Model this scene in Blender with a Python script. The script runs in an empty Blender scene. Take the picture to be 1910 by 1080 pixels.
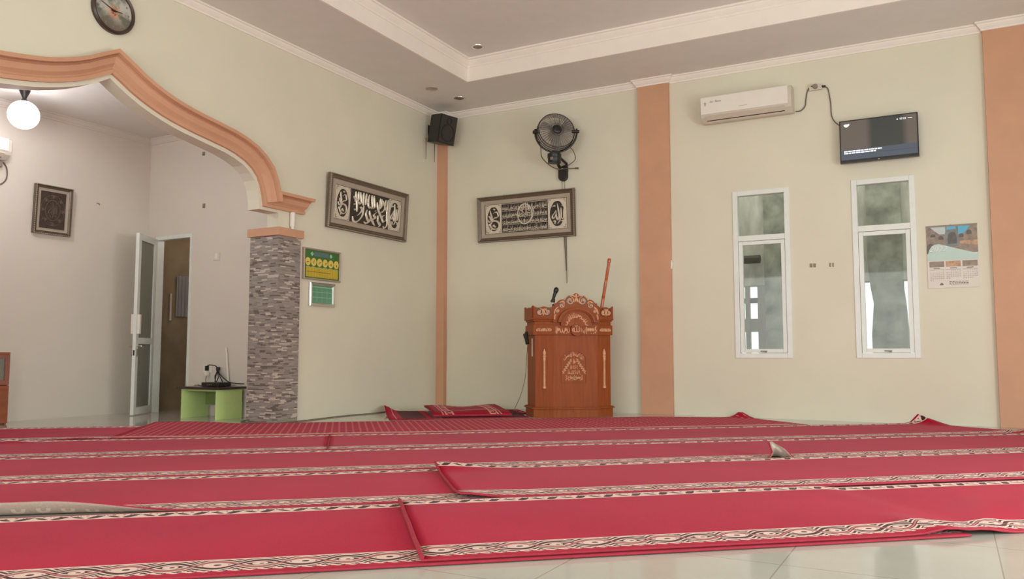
import bpy, bmesh, math, random
from mathutils import Vector, Matrix, noise as mnoise
R = math.radians
random.seed(7)
COL = bpy.context.scene.collection
PI = math.pi

# ------------------------------------------------------------------ camera model (used to take real sizes off the photograph)
F, CX, CY, HC = 1504.0, 955, 540, 0.70
PITCH, YAW = math.atan(118 / F), R(28.56)
CAM = (5.973, -8.951, HC)
_fx, _fy = -math.sin(YAW), math.cos(YAW)
FWD = (_fx * math.cos(PITCH), _fy * math.cos(PITCH), math.sin(PITCH))
RGT = (math.cos(YAW), math.sin(YAW), 0.0)
UPV = (-_fx * math.sin(PITCH), -_fy * math.sin(PITCH), math.cos(PITCH))
def on(px, py, axis, val):
    a, b = (px - CX) / F, -(py - CY) / F
    d = [FWD[i] + a * RGT[i] + b * UPV[i] for i in range(3)]
    t = (val - CAM[axis]) / d[axis]
    return tuple(CAM[i] + t * d[i] for i in range(3))
def pA(px, py, out=0.0):
    p = on(px, py, 0, out); return (p[1], p[2])
def pB(px, py, out=0.0):
    p = on(px, py, 1, -out); return (p[0], p[2])
XS, YF = -2.52, -2.557        # side room: picture wall and door wall
def pS(px, py, out=0.0):
    p = on(px, py, 0, XS + out); return (p[1], p[2])
def pF(px, py, out=0.0):
    p = on(px, py, 1, YF - out); return (p[0], p[2])
def fl(px, py, z=0.0):
    p = on(px, py, 2, z); return (p[0], p[1])
TA = lambda x, y, z: (z, x, y)            # wall_left  local (along, up, out)
TB = lambda x, y, z: (x, -z, y)           # wall_back
TS = lambda x, y, z: (XS + z, x, y)       # side room picture wall
TF = lambda x, y, z: (x, YF - z, y)       # side room door wall
ID = lambda x, y, z: (x, y, z)

# ------------------------------------------------------------------ materials
def srgb(r, g, b):
    f = lambda c: (c / 255 / 12.92) if c / 255 <= .04045 else ((c / 255 + .055) / 1.055) ** 2.4
    return (f(r), f(g), f(b), 1.0)
class X:
    """small node-maths wrapper"""
    def __init__(s, nt, so): s.nt, s.so = nt, so
    def op(s, o, *a):
        n = s.nt.nodes.new('ShaderNodeMath'); n.operation = o
        for i, v in enumerate((s,) + a):
            if isinstance(v, X): s.nt.links.new(v.so, n.inputs[i])
            else: n.inputs[i].default_value = float(v)
        return X(s.nt, n.outputs[0])
    def __add__(s, o): return s.op('ADD', o)
    __radd__ = __add__
    def __sub__(s, o): return s.op('SUBTRACT', o)
    def __rsub__(s, o): return (s * -1) + o
    def __mul__(s, o): return s.op('MULTIPLY', o)
    __rmul__ = __mul__
    def __truediv__(s, o): return s.op('DIVIDE', o)
    def __neg__(s): return s * -1
    def sin(s): return s.op('SINE')
    def abs(s): return s.op('ABSOLUTE')
    def fract(s): return s.op('FRACT')
    def floor(s): return s.op('FLOOR')
    def lt(s, o): return s.op('LESS_THAN', o)
    def gt(s, o): return s.op('GREATER_THAN', o)
    def mn(s, o): return s.op('MINIMUM', o)
    def mx(s, o): return s.op('MAXIMUM', o)
    def within(s, a, b): return s.gt(a) * s.lt(b)
def new_mat(name):
    m = bpy.data.materials.new(name); m.use_nodes = True
    nt = m.node_tree
    return m, nt, nt.nodes['Principled BSDF']
def mixc(nt, fac, a, b):
    n = nt.nodes.new('ShaderNodeMix'); n.data_type = 'RGBA'
    for sock, v in ((n.inputs[0], fac), (n.inputs[6], a), (n.inputs[7], b)):
        if isinstance(v, X): nt.links.new(v.so, sock)
        elif hasattr(v, 'links') or hasattr(v, 'is_linked'): nt.links.new(v, sock)
        else: sock.default_value = v
    return n.outputs[2]
def noise_out(nt, scale, detail=4, coord='Object', stretch=None, out='Fac', rough=.55):
    tc = nt.nodes.new('ShaderNodeTexCoord'); n = nt.nodes.new('ShaderNodeTexNoise')
    n.inputs['Scale'].default_value = scale; n.inputs['Detail'].default_value = detail
    n.inputs['Roughness'].default_value = rough
    src = tc.outputs[coord]
    if stretch:
        mp = nt.nodes.new('ShaderNodeMapping'); mp.inputs['Scale'].default_value = stretch
        nt.links.new(src, mp.inputs['Vector']); src = mp.outputs[0]
    nt.links.new(src, n.inputs['Vector'])
    return X(nt, n.outputs[out])
def bump(nt, bsdf, h, strength=.2, dist=.01):
    b = nt.nodes.new('ShaderNodeBump'); b.inputs['Strength'].default_value = strength; b.inputs['Distance'].default_value = dist
    nt.links.new(h.so, b.inputs['Height']); nt.links.new(b.outputs[0], bsdf.inputs['Normal'])
def mat(name, col, rough=.6, metal=0.0, var=.08, scale=6.0, spec=.5, emit=None, bmp=0, stretch=None, detail=4, coat=0):
    m, nt, b = new_mat(name)
    b.inputs['Roughness'].default_value = rough; b.inputs['Metallic'].default_value = metal
    b.inputs['Specular IOR Level'].default_value = spec
    if coat: b.inputs['Coat Weight'].default_value = coat; b.inputs['Coat Roughness'].default_value = .15
    c = srgb(*col)
    n = noise_out(nt, scale, detail, stretch=stretch)
    d = tuple(x * (1 - var) for x in c[:3]) + (1,); l = tuple(min(1, x * (1 + var)) for x in c[:3]) + (1,)
    k = (n - .3) * 2.5
    k = k.mx(0).mn(1)
    nt.links.new(mixc(nt, k, d, l), b.inputs['Base Color'])
    if emit: b.inputs['Emission Color'].default_value = srgb(*emit[0]); b.inputs['Emission Strength'].default_value = emit[1]
    if bmp: bump(nt, b, n, bmp)
    return m
def objco(nt):
    tc = nt.nodes.new('ShaderNodeTexCoord'); s = nt.nodes.new('ShaderNodeSeparateXYZ'); nt.links.new(tc.outputs['Object'], s.inputs[0])
    return [X(nt, s.outputs[i]) for i in range(3)]
def uvco(nt):
    u = nt.nodes.new('ShaderNodeUVMap'); u.uv_map = 'UVMap'
    s = nt.nodes.new('ShaderNodeSeparateXYZ'); nt.links.new(u.outputs[0], s.inputs[0])
    return X(nt, s.outputs[0]), X(nt, s.outputs[1])

M = {}
def wall_mat(name, col, scale=1.3):
    m, nt, b = new_mat(name); b.inputs['Roughness'].default_value = .55; b.inputs['Specular IOR Level'].default_value = .25
    c = srgb(*col)
    n = noise_out(nt, scale, 5); x, y, z = objco(nt)
    k = ((n - .35) * 2.2).mx(0).mn(1)
    col1 = mixc(nt, k, tuple(v * .96 for v in c[:3]) + (1,), tuple(min(1, v * 1.03) for v in c[:3]) + (1,))
    low = (1 - z / .55).mx(0).mn(1) * noise_out(nt, 3.5, 6)
    col2 = mixc(nt, low * .22, col1, srgb(206, 204, 190))
    nt.links.new(col2, b.inputs['Base Color'])
    bump(nt, b, noise_out(nt, 160, 2), .05, .002)
    return m
M['wall'] = wall_mat('cream_wall_paint', (222, 218, 198))
M['side_wall'] = wall_mat('white_wall_paint', (222, 214, 202))
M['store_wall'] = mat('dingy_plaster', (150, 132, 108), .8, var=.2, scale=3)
M['ceil'] = mat('ceiling_paint', (222, 220, 214), .7, var=.02)
M['white'] = mat('white_plaster', (238, 230, 220), .6, var=.02)
M['orange'] = mat('orange_paint', (203, 155, 124), .5, var=.05, scale=3, spec=.35)
M['alu'] = mat('white_aluminium', (226, 230, 224), .35, var=.03, scale=9)
M['black'] = mat('black_plastic', (32, 28, 26), .4, var=.15, scale=30)
M['dark'] = mat('dark_metal', (42, 38, 34), .4, metal=.3, var=.2, scale=30)
M['plastic'] = mat('white_plastic', (232, 226, 216), .4, var=.02)
M['plastic2'] = mat('ivory_plastic', (205, 195, 180), .45, var=.04)
M['grey'] = mat('grey_plastic', (140, 130, 118), .5, var=.1, scale=20)
M['cord'] = mat('grey_cord', (105, 92, 80), .6, var=.1)
M['bcord'] = mat('black_cord', (40, 36, 33), .6, var=.1)
M['green'] = mat('lime_green_laminate', (200, 224, 146), .4, var=.06, scale=4)
M['darktop'] = mat('dark_brown_laminate', (62, 48, 44), .3, var=.15, scale=8)
M['chrome'] = mat('chrome', (215, 212, 205), .2, metal=.9, var=.03)
M['frame'] = mat('bronze_frame', (112, 98, 82), .35, metal=.35, var=.15, scale=40)
M['matb'] = mat('grey_passepartout', (176, 163, 148), .5, metal=.2, var=.04)
M['silver'] = mat('silver_relief', (222, 212, 194), .36, metal=.3, var=.12, scale=60)
M['panel'] = mat('dark_relief_ground', (56, 48, 40), .55, var=.3, scale=60)
M['panel2'] = mat('brown_relief_ground', (74, 60, 52), .4, metal=.2, var=.25, scale=40)
M['relief2'] = mat('dull_bronze_relief', (118, 102, 90), .3, metal=.4, var=.2, scale=60)
M['wood'] = mat('varnished_teak', (148, 76, 36), .5, var=.16, scale=5, stretch=(9, 9, .7), detail=6, spec=.22)
M['wood2'] = mat('light_teak_carving', (218, 166, 126), .5, var=.14, scale=30)
M['wood3'] = mat('dark_teak', (92, 48, 28), .4, var=.2, scale=6, stretch=(6, 6, .8))  # darker teak that sets off the carved scrolls
M['stick'] = mat('varnished_rattan', (176, 88, 40), .3, var=.15, scale=12, coat=.4)
M['cabinet'] = mat('brown_cabinet_wood', (150, 84, 52), .4, var=.2, scale=4, stretch=(1, 1, 8), detail=6)
M['board_green'] = mat('green_print', (62, 112, 48), .4, var=.05)
M['board_yellow'] = mat('yellow_print', (196, 170, 52), .4, var=.06)
M['face_yellow'] = mat('pale_yellow_dial', (226, 202, 100), .4, var=.04)
M['teal'] = mat('teal_print', (100, 152, 122), .35, var=.05)
M['teal2'] = mat('pale_teal_lines', (140, 200, 165), .4, var=.02)
M['ink'] = mat('dark_ink', (40, 36, 30), .6, var=.05)
M['greyink'] = mat('grey_ink', (120, 116, 108), .7, var=.05)
M['paper'] = mat('calendar_paper', (222, 214, 204), .55, var=.02)
M['mint'] = mat('pale_mint_print', (190, 212, 204), .5, var=.03)
M['photo1'] = mat('brown_building_print', (146, 130, 116), .5, var=.25, scale=25)
M['photo2'] = mat('orange_print', (186, 150, 120), .5, var=.3, scale=40)
M['photo3'] = mat('grey_portal_print', (122, 130, 128), .5, var=.2, scale=30)
M['photo4'] = mat('dark_arch_print', (96, 92, 88), .5, var=.2, scale=30)
M['skyblue'] = mat('blue_sky_print', (96, 178, 212), .5, var=.06)
M['skypale'] = mat('pale_sky_print', (190, 200, 200), .5, var=.04)
M['blueplate'] = mat('blue_grey_plate', (96, 122, 128), .3, metal=.3, var=.1, scale=30)
M['conc'] = mat('weathered_concrete', (150, 150, 141), .9, var=.5, scale=5.0, detail=9)
M['conc2'] = mat('pale_concrete', (204, 200, 194), .9, var=.45, scale=4.0, detail=9, stretch=(1, 1, .4))
M['ground'] = mat('outdoor_paving', (90, 90, 86), .8, var=.05)
M['tapegrey'] = mat('grey_putty', (150, 138, 124), .8, var=.15, scale=80)
M['redfold'] = mat('red_binding', (158, 36, 56), .8, var=.12, scale=30)
M['back'] = None

def glass_mat(name, tint, gloss=.10, alpha=1.0):
    m = bpy.data.materials.new(name); m.use_nodes = True; nt = m.node_tree; nt.nodes.clear()
    o = nt.nodes.new('ShaderNodeOutputMaterial'); mx = nt.nodes.new('ShaderNodeMixShader')
    t = nt.nodes.new('ShaderNodeBsdfTransparent'); g = nt.nodes.new('ShaderNodeBsdfGlossy')
    t.inputs[0].default_value = tint; g.inputs['Roughness'].default_value = .03
    mx.inputs[0].default_value = gloss
    nt.links.new(t.outputs[0], mx.inputs[1]); nt.links.new(g.outputs[0], mx.inputs[2])
    if alpha < 1:
        d = nt.nodes.new('ShaderNodeBsdfDiffuse'); d.inputs[0].default_value = srgb(150, 150, 140)
        m2 = nt.nodes.new('ShaderNodeMixShader'); m2.inputs[0].default_value = 1 - alpha
        nt.links.new(mx.outputs[0], m2.inputs[1]); nt.links.new(d.outputs[0], m2.inputs[2]); nt.links.new(m2.outputs[0], o.inputs[0])
    else: nt.links.new(mx.outputs[0], o.inputs[0])
    return m
M['glass'] = glass_mat('window_glass', (.93, .96, .94, 1), .02, .95)
M['frost'] = glass_mat('door_glass', (.75, .78, .74, 1), .12, .45)
M['cabglass'] = glass_mat('cabinet_glass', (.7, .8, .78, 1), .2, .8)

def floor_mat():
    m, nt, b = new_mat('glazed_floor_tile')
    x, y, z = objco(nt)
    fx = ((x - 5.449) / .64).fract(); fy = ((y + 6.124) / .612).fract()
    gx = fx.mn(1 - fx) * .64; gy = fy.mn(1 - fy) * .612
    g = gx.mn(gy).lt(.0022)
    n = noise_out(nt, 2.0, 6); k = ((n - .3) * 2).mx(0).mn(1)
    c = mixc(nt, k, srgb(178, 175, 166), srgb(194, 190, 181))
    nt.links.new(mixc(nt, g * .6, c, srgb(120, 110, 98)), b.inputs['Base Color'])
    b.inputs['Roughness'].default_value = .09; b.inputs['Specular IOR Level'].default_value = .6
    return m
M['floor'] = floor_mat()

RED_D, RED_L = srgb(164, 8, 44), srgb(190, 24, 60)
CREAM, DBROWN, PINK = srgb(226, 196, 184), srgb(74, 46, 42), srgb(196, 110, 110)
def red_field(nt, u, s):
    n1 = noise_out(nt, 1.1, 5, 'UV'); n2 = noise_out(nt, 130, 2, 'UV', (1, 2.5, 1))
    k = ((n1 - .3) * 1.5 + (n2 - .5) * .9).mx(0).mn(1)
    return mixc(nt, k, RED_D, RED_L), n2
def sheen(b, w=.35):
    w = w * .3
    b.inputs['Sheen Weight'].default_value = w; b.inputs['Sheen Roughness'].default_value = .3
    b.inputs['Sheen Tint'].default_value = (1, .78, .84, 1)
    b.inputs['Roughness'].default_value = .9; b.inputs['Specular IOR Level'].default_value = .04
def carpet_mat():
    m, nt, b = new_mat('red_prayer_carpet_with_borders')
    u, s = uvco(nt)
    field, n2 = red_field(nt, u, s)
    # broad border: two crossing strands with eyes between
    t = (s - .042) / .158; P = .278
    sn = ((u + .047) * (2 * PI / P)).sin()
    wob = (u * 61).sin() * .012
    d1 = (t - .52 - sn * .27 + wob).abs(); d2 = (t - .52 + sn * .27 + wob).abs()
    d = d1.mn(d2)
    lines = (d * 40 + .7).sin().gt(-.25)
    fu = ((u + .047) / P).fract()
    ea = ((fu - .25) / .14).op('POWER', 2) + ((t - .52) / .17).op('POWER', 2)
    ea2 = ((fu - .27) / .045).op('POWER', 2) + ((t - .52) / .06).op('POWER', 2)
    eb = ((fu - .75) / .09).op('POWER', 2) + ((t - .52) / .12).op('POWER', 2)
    eb2 = ((fu - .77) / .03).op('POWER', 2) + ((t - .5) / .04).op('POWER', 2)
    dark = lines * ea.gt(1) * eb.gt(1)
    dark = dark.mx(ea2.lt(1)).mx(eb2.lt(1))
    edge = t.lt((u * (2 * PI / .046)).sin() * .05 + .13).mx(t.gt(.93))
    specks = t.within(.05, .10) * (u * (2 * PI / .046) + 1.2).sin().gt(.55)
    dark = (dark * (1 - edge)).mx(specks)
    bc = mixc(nt, dark, CREAM, DBROWN)
    bc = mixc(nt, d1.lt(.035) * (1 - edge) * ea.gt(1), bc, PINK)
    inb = t.within((u * (2 * PI / .046)).sin() * .03 + .03, 1)
    # slim border: cream with dark leaves
    t2 = (s - 1.0) / .092
    L = .0695
    q = (u / L).fract() - .5
    sg = ((u / (2 * L)).fract().gt(.5)) * 2 - 1
    leaf = (t2 - .46 - sg * q * .5).abs() - (.3 - (q * q) * 1.5) * (.76 + sg * .24)
    lf = leaf.lt(0) * q.abs().lt(.44)
    tick = t2.within(.72, .86) * ((u / L * 2 + .3).fract().lt(.45)) * (u * 300).sin().gt(-.4)
    nb = mixc(nt, lf.mx(tick), CREAM, DBROWN)
    in2 = t2.within(0, 1)
    c = mixc(nt, inb, field, bc); c = mixc(nt, in2, c, nb)
    rim = s.lt(.03) * (s * 420).sin().gt(.2)
    c = mixc(nt, rim * .5, c, srgb(120, 18, 38))
    nt.links.new(c, b.inputs['Base Color']); sheen(b)
    bump(nt, b, n2, .25, .004)
    return m
def back_mat():
    m, nt, b = new_mat('grey_carpet_backing')
    u, s = uvco(nt)
    q = ((u / .098).fract() - .5) * .098; v = s - .035
    r = (q * q + v * v).op('SQRT')
    ring = r.within(.012, .028) * v.gt(-.004)
    n = noise_out(nt, 90, 3, 'UV')
    base = mixc(nt, n, srgb(150, 134, 122), srgb(176, 158, 146))
    nt.links.new(mixc(nt, ring * .7, base, srgb(204, 184, 170)), b.inputs['Base Color']); b.inputs['Roughness'].default_value = .9
    return m
def dotted_mat():
    m, nt, b = new_mat('red_dotted_carpet')
    u, s = uvco(nt)
    field, n2 = red_field(nt, u, s)
    a = (u / .062).fract() - .5; bb = (s / .11 + (u / .062).floor() * .37).fract() - .5
    dot = ((a * .062) * (a * .062) + (bb * .11) * (bb * .11) * .16).lt(.00012)
    stripe = a.abs().lt(.09) * .25
    c = mixc(nt, (dot * .75).mx(stripe), field, srgb(208, 126, 120))
    bd = s.within(.02, .125)
    dd = ((u / .05).fract() - .5).abs().lt(.14) * ((s / .035).fract() - .5).abs().lt(.22)
    c = mixc(nt, bd, c, mixc(nt, dd * .6, srgb(206, 150, 140), srgb(130, 70, 66)))
    nt.links.new(c, b.inputs['Base Color']); sheen(b, .25); bump(nt, b, n2, .25, .004)
    return m
M['carpet'], M['back'], M['dotted'] = carpet_mat(), back_mat(), dotted_mat()
def stripe_mat():
    m, nt, b = new_mat('striped_prayer_mat')
    u, s = uvco(nt)
    field, n2 = red_field(nt, u, s)
    brown = mixc(nt, (s * 70).sin().gt(.3) * .6, srgb(92, 40, 42), srgb(60, 28, 30))
    pn = u.within(-.62, -.36).mx(u.within(.53, .76))
    c = mixc(nt, pn, field, brown)
    gp = u.within(-.28, -.2)
    c = mixc(nt, gp, c, mixc(nt, (u * 60 + s * 30).sin().gt(.6), srgb(120, 108, 88), srgb(176, 158, 140)))
    c = mixc(nt, u.within(-.69, -.68).mx(u.within(.805, .815)), c, srgb(214, 150, 146))
    nt.links.new(c, b.inputs['Base Color']); sheen(b, .2); bump(nt, b, n2, .25, .004)
    return m
def ornate_mat():
    m, nt, b = new_mat('ornate_red_prayer_rug')
    u, s = uvco(nt)                    # u 0..0.84 , s 0..1.15
    field = mixc(nt, noise_out(nt, 60, 2, 'UV'), srgb(140, 20, 38), srgb(166, 30, 50))
    e = u.mn(.84 - u)
    ln = e.within(.10, .112).mx(e.within(.13, .15)).mx(e.within(.205, .225))
    sq = ((s * 52).sin() * (u * 60).sin()).gt(.1) * e.within(.15, .205)
    arch = (s - (1.0 - ((u - .42).abs() * 1.1))).abs().lt(.02) * e.gt(.225)
    top = s.within(.25, .29).mx(s.within(.9, .94)) * e.gt(.1)
    c = mixc(nt, (ln.mx(sq).mx(top)) * .85, field, srgb(220, 158, 150))
    c = mixc(nt, arch, c, srgb(206, 140, 100))
    c = mixc(nt, s.gt(.98) * e.gt(.225), c, mixc(nt, (u * 90).sin().gt(0), srgb(172, 96, 70), srgb(120, 80, 50)))
    nt.links.new(c, b.inputs['Base Color']); sheen(b, .2)
    return m
M['stripe'], M['ornate'] = stripe_mat(), ornate_mat()
def stone_mat():
    m, nt, b = new_mat('stacked_slate_cladding')
    x, y, z = objco(nt)
    a = x + y
    row = (z / .0135).floor()
    w = nt.nodes.new('ShaderNodeTexWhiteNoise'); w.noise_dimensions = '1D'; nt.links.new(row.so, w.inputs['W'])
    cell = ((a + X(nt, w.outputs['Value']) * .4) / .075).floor()
    v = nt.nodes.new('ShaderNodeTexWhiteNoise'); v.noise_dimensions = '2D'
    cb = nt.nodes.new('ShaderNodeCombineXYZ'); nt.links.new(cell.so, cb.inputs[0]); nt.links.new(row.so, cb.inputs[1])
    nt.links.new(cb.outputs[0], v.inputs['Vector'])
    val = X(nt, v.outputs['Value'])
    c = mixc(nt, val, srgb(126, 117, 110), srgb(164, 155, 147))
    c = mixc(nt, val.gt(.88), c, srgb(196, 184, 172)); c = mixc(nt, val.lt(.14), c, srgb(106, 96, 90))
    gz = ((z / .0135).fract() - .5).abs().gt(.44)
    nt.links.new(mixc(nt, gz * .4, c, srgb(96, 86, 80)), b.inputs['Base Color'])
    b.inputs['Roughness'].default_value = .6
    bump(nt, b, val, .35, .006)
    return m
M['stone'] = stone_mat()
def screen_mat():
    m, nt, b = new_mat('tv_picture_reflection')
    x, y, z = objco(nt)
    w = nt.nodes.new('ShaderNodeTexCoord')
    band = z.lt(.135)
    n = ((x - .25) / .06).mx(0).mn(1) * (1 - ((x - .58) / .06).mx(0).mn(1))  # brown sides, dark centre: the room's reflection painted into the screen
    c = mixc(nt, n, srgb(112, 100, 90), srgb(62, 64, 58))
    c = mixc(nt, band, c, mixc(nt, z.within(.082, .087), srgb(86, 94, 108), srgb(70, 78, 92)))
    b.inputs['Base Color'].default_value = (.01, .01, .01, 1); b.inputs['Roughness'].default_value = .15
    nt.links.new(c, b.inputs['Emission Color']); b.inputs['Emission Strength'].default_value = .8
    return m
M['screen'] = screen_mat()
M['glow'] = mat('screen_white', (235, 242, 250), .4, emit=((240, 246, 255), 1.0))
M['globe'] = mat('lit_opal_globe', (255, 252, 255), .3, emit=((255, 250, 255), 6.0))
def dial_mat():
    m, nt, b = new_mat('floral_clock_dial')
    x, y, z = objco(nt)
    n = noise_out(nt, 9, 5); n2 = noise_out(nt, 22, 4)
    c = mixc(nt, ((n - .42) * 6).mx(0).mn(1), srgb(106, 112, 98), srgb(188, 186, 176))
    low = ((-(z + .02)) * 9 + n - .5).mx(0).mn(1)
    c = mixc(nt, low, c, srgb(120, 106, 94))
    r = (y * y + (z + .01) * (z + .01)).op('SQRT')
    k = (1 - r / .075).mx(0).mn(1) * 1.6
    c = mixc(nt, (k * (n2 + .2)).mn(1), c, srgb(204, 150, 108))
    c = mixc(nt, (r.lt(.03) * n2.gt(.5)), c, srgb(160, 88, 70))
    nt.links.new(c, b.inputs['Base Color']); b.inputs['Roughness'].default_value = .25
    return m
M['dial'] = dial_mat()
def crackle_mat():
    m = bpy.data.materials.new('fan_mesh_cover'); m.use_nodes = True; nt = m.node_tree; nt.nodes.clear()
    o = nt.nodes.new('ShaderNodeOutputMaterial'); mx = nt.nodes.new('ShaderNodeMixShader')
    t = nt.nodes.new('ShaderNodeBsdfTransparent'); d = nt.nodes.new('ShaderNodeBsdfPrincipled')
    n = noise_out(nt, 14, 4)
    nt.links.new(mixc(nt, n, srgb(92, 90, 90), srgb(176, 166, 154)), d.inputs['Base Color']); d.inputs['Roughness'].default_value = .6
    mx.inputs[0].default_value = .62
    nt.links.new(t.outputs[0], mx.inputs[1]); nt.links.new(d.outputs[0], mx.inputs[2]); nt.links.new(mx.outputs[0], o.inputs[0])
    return m
M['fanmesh'] = crackle_mat()
M['blade'] = mat('smoky_fan_blade', (112, 106, 102), .35, var=.1)

# ------------------------------------------------------------------ mesh helpers
class MB:
    def __init__(s, T=ID): s.v, s.f, s.T, s.uv = [], [], T, None
    def add(s, verts, faces):
        o = len(s.v); s.v += [s.T(*p) for p in verts]; s.f += [tuple(o + i for i in f) for f in faces]
    def box(s, a, b):
        x0, y0, z0 = [min(a[i], b[i]) for i in range(3)]; x1, y1, z1 = [max(a[i], b[i]) for i in range(3)]
        s.add([(x0, y0, z0), (x1, y0, z0), (x1, y1, z0), (x0, y1, z0), (x0, y0, z1), (x1, y0, z1), (x1, y1, z1), (x0, y1, z1)],
              [(0, 3, 2, 1), (4, 5, 6, 7), (0, 1, 5, 4), (1, 2, 6, 5), (2, 3, 7, 6), (3, 0, 4, 7)])
    def prism(s, poly, z0, z1):          # polygon in local xy, extruded along local z
        n = len(poly)
        s.add([(p[0], p[1], z0) for p in poly] + [(p[0], p[1], z1) for p in poly],
              [tuple(range(n - 1, -1, -1)), tuple(range(n, 2 * n))] + [(i, (i + 1) % n, n + (i + 1) % n, n + i) for i in range(n)])
    def ring(s, cx, cy, ro, ri, z0, z1, n=40, sx=1.0, sy=1.0):   # flat annulus in local xy
        V, Fc = [], []
        for i in range(n):
            a = 2 * PI * i / n; c, q = math.cos(a) * sx, math.sin(a) * sy
            V += [(cx + ro * c, cy + ro * q, z0), (cx + ro * c, cy + ro * q, z1), (cx + ri * c, cy + ri * q, z1), (cx + ri * c, cy + ri * q, z0)]
        for i in range(n):
            j = (i + 1) % n
            for k in range(4): Fc.append((4 * i + k, 4 * j + k, 4 * j + (k + 1) % 4, 4 * i + (k + 1) % 4))
        s.add(V, Fc)
    def disc(s, cx, cy, r, z0, z1, n=32, sx=1, sy=1):
        s.prism([(cx + r * sx * math.cos(2 * PI * i / n), cy + r * sy * math.sin(2 * PI * i / n)) for i in range(n)], z0, z1)
    def tube(s, pts, r, n=8, cap=True):   # pts local 3d
        P = [Vector(p) for p in pts]; rr = r if isinstance(r, (list, tuple)) else [r] * len(P)
        V, Fc = [], []; up = Vector((.31, .17, .93))
        prev = None
        for i, p in enumerate(P):
            d = (P[min(i + 1, len(P) - 1)] - P[max(i - 1, 0)])
            if d.length < 1e-9: d = Vector((0, 0, 1))
            d.normalize()
            if prev is None:
                a = d.cross(up);  a = a if a.length > .1 else d.cross(Vector((1, 0, 0)))
            else: a = prev - d * prev.dot(d)
            a.normalize(); prev = a; b = d.cross(a)
            for k in range(n):
                t = 2 * PI * k / n; V.append(tuple(p + (a * math.cos(t) + b * math.sin(t)) * rr[i]))
        for i in range(len(P) - 1):
            for k in range(n): Fc.append((i * n + k, i * n + (k + 1) % n, (i + 1) * n + (k + 1) % n, (i + 1) * n + k))
        if cap: Fc += [tuple(range(n - 1, -1, -1)), tuple(range((len(P) - 1) * n, len(P) * n))]
        s.add(V, Fc)
    def lathe(s, prof, c=(0, 0, 0), axis='y', n=24):   # prof: (radius, height)
        V, Fc = [], []
        for r, h in prof:
            for k in range(n):
                t = 2 * PI * k / n; a, b = r * math.cos(t), r * math.sin(t)
                V.append({'y': (c[0] + a, c[1] + h, c[2] + b), 'z': (c[0] + a, c[1] + b, c[2] + h), 'x': (c[0] + h, c[1] + a, c[2] + b)}[axis])
        m = len(prof)
        for i in range(m - 1):
            for k in range(n): Fc.append((i * n + k, i * n + (k + 1) % n, (i + 1) * n + (k + 1) % n, (i + 1) * n + k))
        Fc += [tuple(range(n - 1, -1, -1)), tuple(range((m - 1) * n, m * n))]
        s.add(V, Fc)
    def ribbon(s, pts, w, z0=0, h=.004, nib=R(35), smooth=True, wmin=.35, taper=True, closed=False):
        """raised pen stroke in local xy"""
        P = catmull(pts, 5, closed) if smooth else [Vector((p[0], p[1])) for p in pts]
        n = len(P); V, Fc = [], []
        for i, p in enumerate(P):
            d = P[min(i + 1, n - 1)] - P[max(i - 1, 0)]
            if d.length < 1e-9: d = Vector((1, 0))
            d.normalize(); q = Vector((-d.y, d.x))
            k = wmin + (1 - wmin) * abs(math.sin(math.atan2(d.y, d.x) - nib))
            if taper and not closed: k *= min(1, .35 + 3.2 * min(i, n - 1 - i) / max(1, n - 1))
            a, b = p + q * w * .5 * k, p - q * w * .5 * k
            V += [(a.x, a.y, z0), (p.x + q.x * w * .2 * k, p.y + q.y * w * .2 * k, z0 + h), (p.x - q.x * w * .2 * k, p.y - q.y * w * .2 * k, z0 + h), (b.x, b.y, z0)]
        for i in range(n - 1):
            for k in range(3): Fc.append((4 * i + k, 4 * i + 4 + k, 4 * i + 5 + k, 4 * i + 1 + k))
        Fc += [(0, 1, 2, 3), tuple(4 * (n - 1) + k for k in (3, 2, 1, 0))]
        s.add(V, Fc)
    def sweep(s, path, prof, closed=False, side=1):
        """profile (out, up) swept along a plan path (local xy) with mitred corners; out = right-hand side when side=1"""
        n = len(path); P = [Vector(p) for p in path]; m = len(prof); V, Fc = [], []
        for i in range(n):
            d0 = (P[i] - P[i - 1]) if (closed or i > 0) else (P[1] - P[0])
            d1 = (P[(i + 1) % n] - P[i]) if (closed or i < n - 1) else (P[-1] - P[-2])
            d0.normalize(); d1.normalize()
            n0, n1 = Vector((d0.y, -d0.x)) * side, Vector((d1.y, -d1.x)) * side
            b = n0 + n1; b = b / max(.2, b.dot(n0)) if b.length > 1e-6 else n0
            for o, z in prof: V.append((P[i].x + b.x * o, P[i].y + b.y * o, z))
        for i in range(n if closed else n - 1):
            j = (i + 1) % n
            for k in range(m): Fc.append((i * m + k, i * m + (k + 1) % m, j * m + (k + 1) % m, j * m + k))
        if not closed: Fc += [tuple(range(m - 1, -1, -1)), tuple(range((n - 1) * m, n * m))]
        s.add(V, Fc)
def catmull(pts, k=5, closed=False):
    P = [Vector((p[0], p[1])) if len(p) == 2 else Vector(p) for p in pts]; out = []; n = len(P)
    if n < 3: return [P[0].lerp(P[-1], i / k) for i in range(k + 1)]
    for i in range(n if closed else n - 1):
        if closed: a, b, c, d = P[i - 1], P[i], P[(i + 1) % n], P[(i + 2) % n]
        else: a, b, c, d = P[max(i - 1, 0)], P[i], P[i + 1], P[min(i + 2, n - 1)]
        for j in range(k):
            t = j / k
            out.append(.5 * ((2 * b) + (c - a) * t + (2 * a - 5 * b + 4 * c - d) * t * t + (3 * b - a - 3 * c + d) * t ** 3))
    out.append(P[0] if closed else P[-1])
    return out
ROOTLOC = {}
def root_of(o):
    while o.parent is not None: o = o.parent
    return o
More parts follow.
